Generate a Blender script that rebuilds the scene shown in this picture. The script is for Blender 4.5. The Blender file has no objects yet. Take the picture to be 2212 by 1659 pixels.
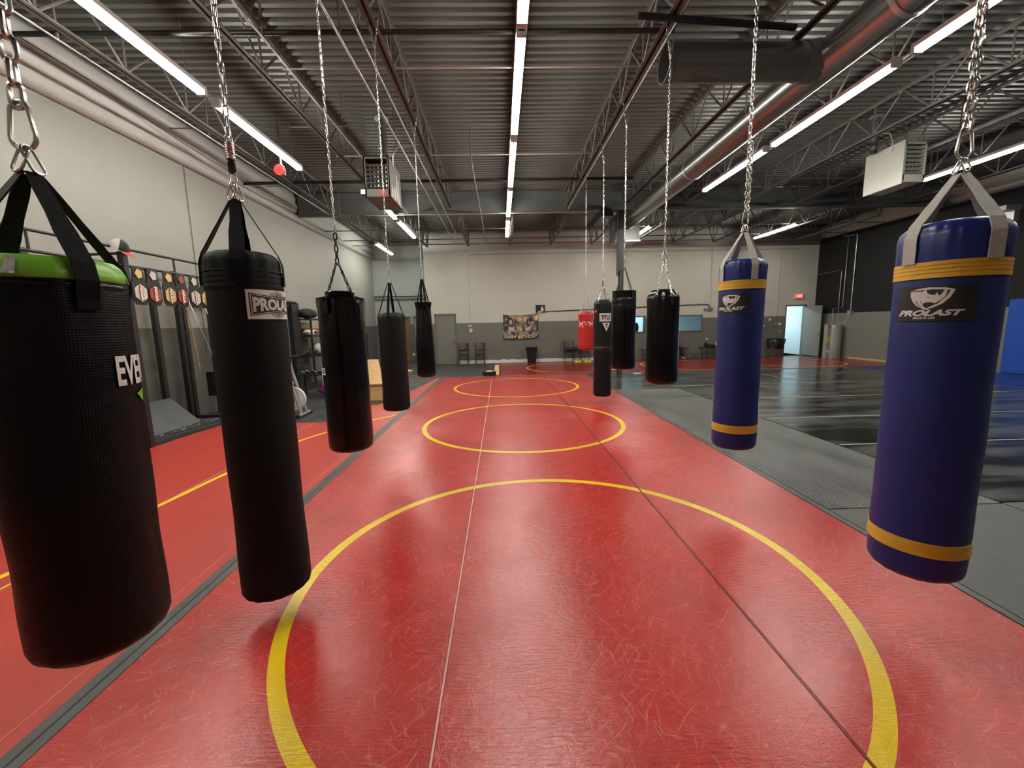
import bpy, bmesh, math, random
from mathutils import Vector, Matrix
random.seed(7)
PI = math.pi
sc = bpy.context.scene
COL = sc.collection

# ------------------------------------------------------------------ camera, world, exposure
cam_d = bpy.data.cameras.new('camera')
cam = bpy.data.objects.new('camera', cam_d)
COL.objects.link(cam)
cam_d.sensor_fit = 'HORIZONTAL'
cam_d.sensor_width = 36.0
cam_d.lens = 893.3 / 2212 * 36.0
cam_d.clip_start = 0.05
cam_d.clip_end = 200
YAW, PITCH, ROLL = 0.02427, 0.14198, 0.02251
fw = Vector((math.sin(YAW) * math.cos(PITCH), math.cos(YAW) * math.cos(PITCH), -math.sin(PITCH)))
r0 = Vector((math.cos(YAW), -math.sin(YAW), 0)); d0 = fw.cross(r0)
rr = math.cos(ROLL) * r0 + math.sin(ROLL) * d0
dd = -math.sin(ROLL) * r0 + math.cos(ROLL) * d0
cm = Matrix((rr, -dd, -fw)).transposed().to_4x4()
cm.translation = (0, 0, 1.6)
cam.matrix_world = cm
sc.camera = cam

w = bpy.data.worlds.new('world'); sc.world = w; w.use_nodes = True
w.node_tree.nodes['Background'].inputs[0].default_value = (0.55, 0.6, 0.65, 1)
w.node_tree.nodes['Background'].inputs[1].default_value = 0.05
sc.view_settings.view_transform = 'Standard'
sc.view_settings.look = 'None'
sc.view_settings.gamma = 1
sc.view_settings.use_curve_mapping = False
sc.view_settings.exposure = 1.85
TUBE = 24.0           # emission strength of the fluorescent tubes

# ------------------------------------------------------------------ materials
def nod(nt, t, **k):
    n = nt.nodes.new(t)
    for a, b in k.items(): setattr(n, a, b)
    return n
def mat(name, col, rough=0.6, metal=0.0, spec=0.5, bump=0.0, bscale=40.0, var=0.0, vscale=3.0, rvar=0.0, coat=0.0, emit=None, es=0.0, stretch=(1, 1, 1), world=False, detail=4.0, vcon=.5):
    m = bpy.data.materials.new(name); m.use_nodes = True
    nt = m.node_tree; L = nt.links; b = nt.nodes['Principled BSDF']
    b.inputs['Base Color'].default_value = (*col, 1)
    b.inputs['Roughness'].default_value = rough
    b.inputs['Metallic'].default_value = metal
    b.inputs['Specular IOR Level'].default_value = spec
    b.inputs['Coat Weight'].default_value = coat
    if emit:
        b.inputs['Emission Color'].default_value = (*emit, 1); b.inputs['Emission Strength'].default_value = es
    if bump or var or rvar:
        if world: src = nod(nt, 'ShaderNodeNewGeometry').outputs['Position']
        else: src = nod(nt, 'ShaderNodeTexCoord').outputs['Object']
        mp = nod(nt, 'ShaderNodeMapping'); mp.inputs['Scale'].default_value = stretch
        L.new(src, mp.inputs['Vector'])
    if bump:
        n = nod(nt, 'ShaderNodeTexNoise'); n.inputs['Scale'].default_value = bscale; n.inputs['Detail'].default_value = detail
        L.new(mp.outputs[0], n.inputs['Vector'])
        bp = nod(nt, 'ShaderNodeBump'); bp.inputs['Strength'].default_value = bump; bp.inputs['Distance'].default_value = 0.01
        L.new(n.outputs[0], bp.inputs['Height']); L.new(bp.outputs[0], b.inputs['Normal'])
    if var or rvar:
        n2 = nod(nt, 'ShaderNodeTexNoise'); n2.inputs['Scale'].default_value = vscale; n2.inputs['Detail'].default_value = 5
        L.new(mp.outputs[0], n2.inputs['Vector'])
    if var:
        mx = nod(nt, 'ShaderNodeMix', data_type='RGBA')
        mx.inputs['A'].default_value = (*[c * (1 - var) for c in col], 1)
        mx.inputs['B'].default_value = (*[min(1, c * (1 + var)) for c in col], 1)
        vm = nod(nt, 'ShaderNodeMapRange'); vm.inputs['From Min'].default_value = .5 - vcon; vm.inputs['From Max'].default_value = .5 + vcon; L.new(n2.outputs[0], vm.inputs['Value'])
        L.new(vm.outputs[0], mx.inputs['Factor']); L.new(mx.outputs['Result'], b.inputs['Base Color'])
    if rvar:
        mr = nod(nt, 'ShaderNodeMapRange'); mr.inputs['From Min'].default_value = .3; mr.inputs['From Max'].default_value = .7
        mr.inputs['To Min'].default_value = max(0.02, rough - rvar); mr.inputs['To Max'].default_value = min(1, rough + rvar)
        L.new(n2.outputs[0], mr.inputs['Value']); L.new(mr.outputs[0], b.inputs['Roughness'])
    return m

def maths(nt, op, a, b=None, c=None):
    n = nod(nt, 'ShaderNodeMath', operation=op)
    for i, v in enumerate((a, b, c)):
        if v is None: continue
        if isinstance(v, (int, float)): n.inputs[i].default_value = v
        else: nt.links.new(v, n.inputs[i])
    return n.outputs[0]

RED = (0.46, 0.026, 0.022)
def red_mat(name, rings, width=0.037, rough=0.24, base=RED, bstr=1.0, scrk=0.4):
    """glossy vinyl wrestling mat: worn sheen, fine scratches, wrinkles, painted circles"""
    m = bpy.data.materials.new(name); m.use_nodes = True
    nt = m.node_tree; L = nt.links; b = nt.nodes['Principled BSDF']
    geo = nod(nt, 'ShaderNodeNewGeometry'); sep = nod(nt, 'ShaderNodeSeparateXYZ'); L.new(geo.outputs['Position'], sep.inputs[0])
    X, Y = sep.outputs[0], sep.outputs[1]
    mask = None
    for cx, cy, r in rings:
        d = maths(nt, 'SQRT', maths(nt, 'ADD', maths(nt, 'POWER', maths(nt, 'SUBTRACT', X, cx), 2.0), maths(nt, 'POWER', maths(nt, 'SUBTRACT', Y, cy), 2.0)))
        k = maths(nt, 'LESS_THAN', maths(nt, 'ABSOLUTE', maths(nt, 'SUBTRACT', d, r)), width)
        mask = k if mask is None else maths(nt, 'MAXIMUM', mask, k)
    n1 = nod(nt, 'ShaderNodeTexNoise'); n1.inputs['Scale'].default_value = 1.6; n1.inputs['Detail'].default_value = 6
    L.new(geo.outputs['Position'], n1.inputs['Vector'])
    # straight scratches: edges of strongly stretched cells, in several directions, light and dark
    def scratches(layers, wdt):
        out = None
        for ang, sc_, st, off in layers:
            m0 = nod(nt, 'ShaderNodeMapping'); m0.inputs['Rotation'].default_value = (0, 0, ang); mp = nod(nt, 'ShaderNodeMapping'); mp.inputs['Scale'].default_value = (sc_, sc_ * st, 1); mp.inputs['Location'].default_value = (off, off * 1.7, 0); L.new(m0.outputs[0], mp.inputs['Vector'])
            dn = nod(nt, 'ShaderNodeTexNoise'); dn.inputs['Scale'].default_value = 1.3; dn.inputs['Detail'].default_value = 2; L.new(geo.outputs['Position'], dn.inputs['Vector'])
            va = nod(nt, 'ShaderNodeVectorMath', operation='MULTIPLY_ADD'); va.inputs[1].default_value = (.35, .35, 0); L.new(dn.outputs['Color'], va.inputs[0]); L.new(geo.outputs['Position'], va.inputs[2])
            L.new(va.outputs[0], m0.inputs['Vector'])
            vo = nod(nt, 'ShaderNodeTexVoronoi', feature='DISTANCE_TO_EDGE', voronoi_dimensions='2D'); vo.inputs['Scale'].default_value = 1.0
            L.new(mp.outputs[0], vo.inputs['Vector'])
            mr = nod(nt, 'ShaderNodeMapRange'); mr.inputs['From Min'].default_value = wdt * .3; mr.inputs['From Max'].default_value = wdt * 1.6
            mr.inputs['To Min'].default_value = 1.0; mr.inputs['To Max'].default_value = 0.0
            L.new(vo.outputs[0], mr.inputs['Value'])
            gate = nod(nt, 'ShaderNodeTexNoise'); gate.inputs['Scale'].default_value = 3.1 + ang; gate.inputs['Detail'].default_value = 3
            L.new(mp.outputs[0], gate.inputs['Vector'])
            gt = nod(nt, 'ShaderNodeMapRange'); gt.inputs['From Min'].default_value = 0.50; gt.inputs['From Max'].default_value = 0.68
            L.new(gate.outputs[0], gt.inputs['Value'])
            v = maths(nt, 'MULTIPLY', mr.outputs[0], gt.outputs[0])
            out = v if out is None else maths(nt, 'MAXIMUM', out, v)
        return out
    scr = scratches(((0.3, 1.3, 14, 0), (1.35, 1.6, 13, 3), (-0.6, 1.2, 15, 7), (2.3, 1.4, 14, 11), (0.9, 2.2, 10, 17), (-1.1, 2.0, 10, 19)), .030)
    drk = scratches(((0.05, 1.1, 14, 23), (-1.1, 1.3, 13, 29), (1.9, 1.2, 12, 31)), .030)
    c1 = nod(nt, 'ShaderNodeMix', data_type='RGBA')
    c1.inputs['A'].default_value = (base[0] * .86, base[1] * .8, base[2] * .8, 1); c1.inputs['B'].default_value = (base[0] * 1.1, base[1] * 1.25, base[2] * 1.2, 1)
    L.new(n1.outputs[0], c1.inputs['Factor'])
    c2 = nod(nt, 'ShaderNodeMix', data_type='RGBA'); c2.inputs['B'].default_value = (0.70, 0.17, 0.14, 1)
    L.new(maths(nt, 'MULTIPLY', scr, scrk), c2.inputs['Factor'])
    c0 = nod(nt, 'ShaderNodeMix', data_type='RGBA'); c0.inputs['B'].default_value = (base[0] * .45, base[1] * .3, base[2] * .3, 1); L.new(maths(nt, 'MULTIPLY', drk, scrk), c0.inputs['Factor']); L.new(c1.outputs['Result'], c0.inputs['A']); L.new(c0.outputs['Result'], c2.inputs['A'])
    last = c2.outputs['Result']
    if mask is not None:
        c3 = nod(nt, 'ShaderNodeMix', data_type='RGBA'); c3.inputs['B'].default_value = (0.74, 0.50, 0.008, 1)
        L.new(mask, c3.inputs['Factor']); L.new(last, c3.inputs['A']); last = c3.outputs['Result']
    L.new(last, b.inputs['Base Color'])
    rg = nod(nt, 'ShaderNodeMapRange'); rg.inputs['From Min'].default_value = .35; rg.inputs['From Max'].default_value = .65
    rg.inputs['To Min'].default_value = rough - .02; rg.inputs['To Max'].default_value = rough + .03
    L.new(n1.outputs[0], rg.inputs['Value']); L.new(rg.outputs[0], b.inputs['Roughness'])
    b.inputs['Specular IOR Level'].default_value = 0.72
    # wrinkles that run across the rolls
    mp = nod(nt, 'ShaderNodeMapping'); mp.inputs['Scale'].default_value = (6.0, 38.0, 1)
    L.new(geo.outputs['Position'], mp.inputs['Vector'])
    nw = nod(nt, 'ShaderNodeTexNoise'); nw.inputs['Scale'].default_value = 2.2; nw.inputs['Detail'].default_value = 4; nw.inputs['Distortion'].default_value = 0.4
    L.new(mp.outputs[0], nw.inputs['Vector'])
    gate = nod(nt, 'ShaderNodeTexNoise'); gate.inputs['Scale'].default_value = 0.9; L.new(geo.outputs['Position'], gate.inputs['Vector'])
    gt = nod(nt, 'ShaderNodeMapRange'); gt.inputs['From Min'].default_value = 0.4; gt.inputs['From Max'].default_value = 0.65; gt.inputs['To Min'].default_value = .18
    L.new(gate.outputs[0], gt.inputs['Value'])
    nf = nod(nt, 'ShaderNodeTexNoise'); nf.inputs['Scale'].default_value = 260; nf.inputs['Detail'].default_value = 2; L.new(geo.outputs['Position'], nf.inputs['Vector'])
    nm = nod(nt, 'ShaderNodeTexNoise'); nm.inputs['Scale'].default_value = 28; nm.inputs['Detail'].default_value = 3; L.new(geo.outputs['Position'], nm.inputs['Vector'])
    hh = maths(nt, 'ADD', maths(nt, 'MULTIPLY', maths(nt, 'MULTIPLY', maths(nt, 'SUBTRACT', nw.outputs[0], .5), gt.outputs[0]), 0.26), maths(nt, 'ADD', maths(nt, 'MULTIPLY', nm.outputs[0], 0.07), maths(nt, 'MULTIPLY', nf.outputs[0], 0.03)))
    hh = maths(nt, 'SUBTRACT', hh, maths(nt, 'MULTIPLY', scr, 0.02))
    bp = nod(nt, 'ShaderNodeBump'); bp.inputs['Strength'].default_value = bstr; bp.inputs['Distance'].default_value = 0.02
    L.new(hh, bp.inputs['Height']); L.new(bp.outputs[0], b.inputs['Normal'])
    return m

def wall_mat(name, hi, lo, zs, ax=None, rough=0.62):
    """two painted zones split at height zs"""
    m = bpy.data.materials.new(name); m.use_nodes = True
    nt = m.node_tree; L = nt.links; b = nt.nodes['Principled BSDF']
    geo = nod(nt, 'ShaderNodeNewGeometry'); sep = nod(nt, 'ShaderNodeSeparateXYZ'); L.new(geo.outputs['Position'], sep.inputs[0])
    n = nod(nt, 'ShaderNodeTexNoise'); n.inputs['Scale'].default_value = 1.2; n.inputs['Detail'].default_value = 6; L.new(geo.outputs['Position'], n.inputs['Vector'])
    k = maths(nt, 'GREATER_THAN', sep.outputs[2], zs)
    mx = nod(nt, 'ShaderNodeMix', data_type='RGBA'); mx.inputs['A'].default_value = (*lo, 1); mx.inputs['B'].default_value = (*hi, 1)
    L.new(k, mx.inputs['Factor'])
    m2 = nod(nt, 'ShaderNodeMix', data_type='RGBA', blend_type='MULTIPLY'); m2.inputs['Factor'].default_value = 1
    mr = nod(nt, 'ShaderNodeMapRange'); mr.inputs['To Min'].default_value = .9; mr.inputs['To Max'].default_value = 1.06
    L.new(n.outputs[0], mr.inputs['Value']); L.new(mx.outputs['Result'], m2.inputs['A']); L.new(mr.outputs[0], m2.inputs['B'])
    L.new(m2.outputs['Result'], b.inputs['Base Color']); b.inputs['Roughness'].default_value = rough; b.inputs['Specular IOR Level'].default_value = .35
    n2 = nod(nt, 'ShaderNodeTexNoise'); n2.inputs['Scale'].default_value = 60; L.new(geo.outputs['Position'], n2.inputs['Vector'])
    bp = nod(nt, 'ShaderNodeBump'); bp.inputs['Strength'].default_value = .12; bp.inputs['Distance'].default_value = .005
    L.new(n2.outputs[0], bp.inputs['Height']); L.new(bp.outputs[0], b.inputs['Normal'])
    return m

M = {}
M['red_main'] = red_mat('red vinyl mat', [(.3235, 2.49, 1.597), (.33, 6.656, 1.597), (.369, 10.74, 1.597)])
M['red_left'] = red_mat('red vinyl mat side', [], rough=.40, base=(.47, .040, .028), bstr=.35, scrk=.12)
M['red_far'] = red_mat('red vinyl mat far', [(2.6, 15.2, 1.65), (7.0, 15.1, 1.75), (10.75, 15.1, 1.65)], rough=.22, base=(.26, .014, .014), bstr=.12, scrk=.1)
M['rubber'] = mat('black rubber floor', (.040, .042, .042), .45, bump=.3, bscale=180, var=.35, vscale=2.0, rvar=.12, world=True)
M['tape'] = mat('grey floor tape', (.085, .09, .088), .42, var=.3, vscale=6, bump=.2, bscale=30)
M['black_mat'] = mat('black smooth mat', (.045, .046, .044), .215, var=.72, vscale=1.6, rvar=.05, bump=.10, bscale=14, world=True, stretch=(.45, 1.7, 1), vcon=.07)
M['grey_mat'] = mat('worn grey mat', (.085, .090, .088), .46, var=.35, vscale=4, rvar=.1, bump=.3, bscale=120, world=True)
M['blue_mat'] = mat('blue mat', (.012, .04, .22), .38, var=.15, bump=.1, bscale=80)
M['blue_pad'] = mat('blue wall pad', (.014, .075, .40), .42, bump=.1, bscale=8, var=.08)
M['seam'] = mat('pale seam tape', (.34, .34, .32), .5)
M['pink_seam'] = mat('pale red seam', (.62, .14, .11), .45)
M['dark_seam'] = mat('dark red seam', (.20, .022, .02), .4)
M['white_seam'] = mat('worn white pink seam', (.72, .34, .30), .4)
M['yellow'] = mat('yellow marking paint', (.88, .60, .012), .4)
M['wall_l'] = wall_mat('painted wall left light-evened', (.30, .30, .268), (.115, .112, .096), 1.68)  # same paint as the back wall, colour darkened to offset the strong nearby light
M['wall_b'] = wall_mat('painted wall back light-evened', (.56, .56, .49), (.17, .165, .142), 1.72)  # same paint as the left wall, colour lifted to offset the dimmer far end
M['wall_n'] = wall_mat('painted wall nook', (.36, .39, .38), (.13, .138, .132), 1.72)
M['wall_r'] = wall_mat('painted wall right', (.008, .008, .008), (.20, .198, .175), 1.78)
M['deck'] = mat('dark painted steel deck', (.110, .112, .102), .42, metal=.0, spec=.5, var=.2, vscale=1.2)
M['steel'] = mat('dark painted steel', (.11, .10, .092), .45, spec=.5, var=.15)
M['steel_grey'] = mat('grey painted steel', (.105, .115, .11), .42, var=.12)
M['insul'] = mat('white insulation facing', (.56, .57, .54), .5, bump=.25, bscale=3, var=.08)
M['column'] = mat('dark grey column paint', (.048, .052, .050), .4)
M['galv'] = mat('bare conduit', (.62, .63, .62), .28, metal=.85)
M['blackpipe'] = mat('black pipe', (.012, .012, .012), .35)
M['white_metal'] = mat('white enamelled metal', (.72, .72, .70), .35)
M['tube'] = mat('fluorescent tube', (1, 1, 1), .4, emit=(1.0, .955, .86), es=TUBE)
M['chain'] = mat('zinc plated chain', (.62, .61, .58), .26, metal=1.0)
M['chain_dark'] = mat('black oxide chain', (.03, .03, .032), .3, metal=.6)
M['vinyl'] = mat('black vinyl', (.0022, .0022, .0025), .21, spec=.42, bump=.3, bscale=12, rvar=.04, vscale=9)
M['vinyl_tex'] = mat('black textured vinyl', (.0022, .0022, .0025), .42, spec=.25, bump=.35, bscale=9, rvar=.1, vscale=5)
M['canvas'] = mat('black canvas', (.002, .002, .0021), .6, spec=.2, bump=.3, bscale=250)
M['canvas_grey'] = mat('faded black canvas', (.0055, .0055, .0054), .58, spec=.22, bump=.35, bscale=220, var=.2)
M['nylon'] = mat('black nylon webbing', (.003, .003, .0033), .6, spec=.12, bump=.4, bscale=300)
M['nylon_grey'] = mat('grey white nylon webbing', (.38, .37, .33), .5, bump=.5, bscale=260)
M['blue_vinyl'] = mat('navy blue vinyl', (.005, .013, .14), .33, bump=.2, bscale=14, rvar=.04)
M['blue_canvas'] = mat('navy blue coated canvas', (.004, .015, .125), .46, bump=.16, bscale=160)
M['gold'] = mat('gold webbing', (.62, .36, .024), .5, bump=.3, bscale=200)
M['green'] = mat('lime vinyl', (.20, .50, .04), .35, bump=.2, bscale=25)
M['silver_tape'] = mat('silver tape', (.45, .45, .42), .38, bump=.6, bscale=60, var=.25, vscale=30)
M['white_print'] = mat('white print', (.78, .76, .73), .5)
M['cream_print'] = mat('cream patch', (.74, .68, .62), .5)
M['black_print'] = mat('black print', (.010, .010, .010), .5)
M['grey_print'] = mat('light grey print', (.62, .60, .56), .5)
M['red_bag'] = mat('red canvas', (.42, .012, .011), .45, bump=.2, bscale=100)
M['red_sticker'] = mat('red sticker', (.65, .05, .06), .45)
M['door_grey'] = mat('grey painted door', (.20, .19, .165), .45)
M['frame_grey'] = mat('grey door frame', (.13, .13, .12), .42)
M['door_brown'] = mat('brown wood door', (.26, .115, .035), .4, var=.25, vscale=6, stretch=(8, 8, .6))
M['white_paint'] = mat('white wall paint', (.58, .66, .67), .6)
M['white_base'] = mat('white unpainted baseboard', (.80, .78, .72), .6)
M['wood_dark'] = mat('dark mahogany wood', (.075, .018, .012), .28, var=.3, vscale=5, stretch=(6, 6, 1))
M['seat_pad'] = mat('grey brown seat pad', (.055, .045, .04), .6)
M['ply'] = mat('plywood', (.62, .40, .17), .5, var=.22, vscale=5, stretch=(1, 1, 6))
M['black_plastic'] = mat('black plastic', (.012, .012, .012), .32)
M['black_metal'] = mat('black powder coat', (.018, .018, .018), .42)
M['bag_film'] = mat('black bin liner', (.012, .012, .013), .16, bump=.8, bscale=22)
M['brown_bin'] = mat('brown bin', (.10, .075, .055), .5)
M['heater_grey'] = mat('water heater enamel', (.32, .31, .29), .35)
M['heater_white'] = mat('heater cabinet enamel', (.58, .60, .54), .35)
M['heater_dark'] = mat('unit heater enamel', (.20, .205, .19), .4)
M['orange'] = mat('orange label', (.80, .12, .03), .5)
M['yellow_label'] = mat('yellow label', (.75, .60, .03), .5)
M['exit'] = mat('lit exit sign face', (.8, .06, .05), .5, emit=(1.0, .06, .05), es=.30)
M['exit_txt'] = mat('exit letters', (.9, .5, .45), .5, emit=(1, .62, .55), es=.30)
M['bell'] = mat('red bell enamel', (.25, .02, .022), .3)
M['skin'] = mat('skin', (.50, .28, .19), .5)
M['cloth_dark'] = mat('dark cloth', (.015, .016, .020), .8, bump=.4, bscale=60)
M['cloth_white'] = mat('white cloth', (.70, .66, .62), .8, bump=.4, bscale=30)
M['cloth_blue'] = mat('blue cloth', (.20, .28, .45), .8, bump=.4, bscale=30)
M['cloth_maroon'] = mat('maroon cloth', (.20, .02, .03), .8, bump=.4, bscale=30)
M['cloth_purple'] = mat('purple cloth', (.28, .04, .22), .8)
M['cardboard'] = mat('cardboard', (.38, .24, .12), .7)
M['gold_plate'] = mat('gold belt plate', (.75, .55, .25), .3, metal=.9, bump=.8, bscale=120)
M['silver_plate'] = mat('silver belt plate', (.70, .66, .58), .3, metal=.9, bump=.8, bscale=120)
M['bronze_plate'] = mat('red bronze belt plate', (.38, .10, .06), .32, metal=.7, bump=.8, bscale=120)
M['leather'] = mat('black leather', (.010, .010, .010), .35, bump=.2, bscale=60)
M['chrome'] = mat('chrome', (.75, .75, .75), .12, metal=1)
M['cap_grey'] = mat('grey cap cloth', (.42, .40, .38), .8)
M['cap_black'] = mat('black cap cloth', (.012, .012, .012), .8)
M['cap_red'] = mat('red cap brim', (.62, .04, .04), .7)
M['bike_grey'] = mat('grey bike frame', (.30, .30, .29), .35)
M['bike_white'] = mat('white flywheel shroud', (.66, .66, .64), .35)
M['plate_off'] = mat('off white plastic', (.68, .66, .58), .45)
M['speck'] = mat('speckled dusty mat', (.05, .05, .05), .5)
M['pad_grey'] = mat('dark grey foam pad', (.050, .054, .052), .5, var=.45, vscale=5, bump=.2, bscale=30)
M['cyan_bottle'] = mat('cyan plastic', (.35, .65, .8), .3)
M['blue_tape'] = mat('blue painters tape', (.06, .12, .5), .6)
gl = mat('window glass', (.75, .9, .95), .03, spec=.5); gl.node_tree.nodes['Principled BSDF'].inputs['Transmission Weight'].default_value = 1.0
gl.node_tree.nodes['Principled BSDF'].inputs['IOR'].default_value = 1.1
M['glass'] = gl
# spiral duct: galvanised steel with fine spiral lines
def duct_mat():
    m = mat('spiral duct steel', (.42, .42, .41), .25, metal=.95)
    nt = m.node_tree; L = nt.links; b = nt.nodes['Principled BSDF']
    geo = nod(nt, 'ShaderNodeNewGeometry'); sep = nod(nt, 'ShaderNodeSeparateXYZ'); L.new(geo.outputs['Position'], sep.inputs[0])
    fr = maths(nt, 'FRACT', maths(nt, 'MULTIPLY', maths(nt, 'ADD', sep.outputs[1], maths(nt, 'MULTIPLY', sep.outputs[2], .12)), 7.5))
    k = maths(nt, 'LESS_THAN', fr, .10)
    n = nod(nt, 'ShaderNodeTexNoise'); n.inputs['Scale'].default_value = 60; L.new(geo.outputs['Position'], n.inputs['Vector'])
    bp = nod(nt, 'ShaderNodeBump'); bp.inputs['Strength'].default_value = .2; bp.inputs['Distance'].default_value = .003
    L.new(maths(nt, 'ADD', k, maths(nt, 'MULTIPLY', n.outputs[0], .0)), bp.inputs['Height']); L.new(bp.outputs[0], b.inputs['Normal'])
    return m
M['duct'] = duct_mat()
M['duct_grey'] = mat('dull sheet duct', (.20, .21, .20), .32, metal=.8, var=.1)
def rib_mat():
    m = mat('ribbed rubber runner', (.085, .088, .084), .42, var=.35, vscale=2, rvar=.08, world=True, vcon=.12, stretch=(1, .5, 1))
    nt = m.node_tree; L = nt.links; b = nt.nodes['Principled BSDF']
    geo = nod(nt, 'ShaderNodeNewGeometry'); sep = nod(nt, 'ShaderNodeSeparateXYZ'); L.new(geo.outputs['Position'], sep.inputs[0])
    s = maths(nt, 'SINE', maths(nt, 'MULTIPLY', sep.outputs[0], 150.0))
    bp = nod(nt, 'ShaderNodeBump'); bp.inputs['Strength'].default_value = .5; bp.inputs['Distance'].default_value = .004
    L.new(s, bp.inputs['Height']); L.new(bp.outputs[0], b.inputs['Normal'])
    return m
M['rib'] = rib_mat()
# hex-dimple vinyl of the big near bag
def dimple(m, scale, strength=.5):
    nt = m.node_tree; L = nt.links; b = nt.nodes['Principled BSDF']
    tc = nod(nt, 'ShaderNodeTexCoord'); sep = nod(nt, 'ShaderNodeSeparateXYZ'); L.new(tc.outputs['Object'], sep.inputs[0])
    ang = maths(nt, 'MULTIPLY', maths(nt, 'ARCTAN2', sep.outputs[1], sep.outputs[0]), .17)
    a = maths(nt, 'SINE', maths(nt, 'MULTIPLY', maths(nt, 'ADD', ang, maths(nt, 'MULTIPLY', sep.outputs[2], 1.0)), scale))
    c = maths(nt, 'SINE', maths(nt, 'MULTIPLY', maths(nt, 'SUBTRACT', ang, maths(nt, 'MULTIPLY', sep.outputs[2], 1.0)), scale))
    bp = nod(nt, 'ShaderNodeBump'); bp.inputs['Strength'].default_value = strength; bp.inputs['Distance'].default_value = .003
    L.new(maths(nt, 'MULTIPLY', a, c), bp.inputs['Height'])
    old = b.inputs['Normal'].links[0].from_socket
    L.new(old, bp.inputs['Normal']); L.new(bp.outputs[0], b.inputs['Normal'])
dimple(M['vinyl_tex'], 400, .16)

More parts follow.
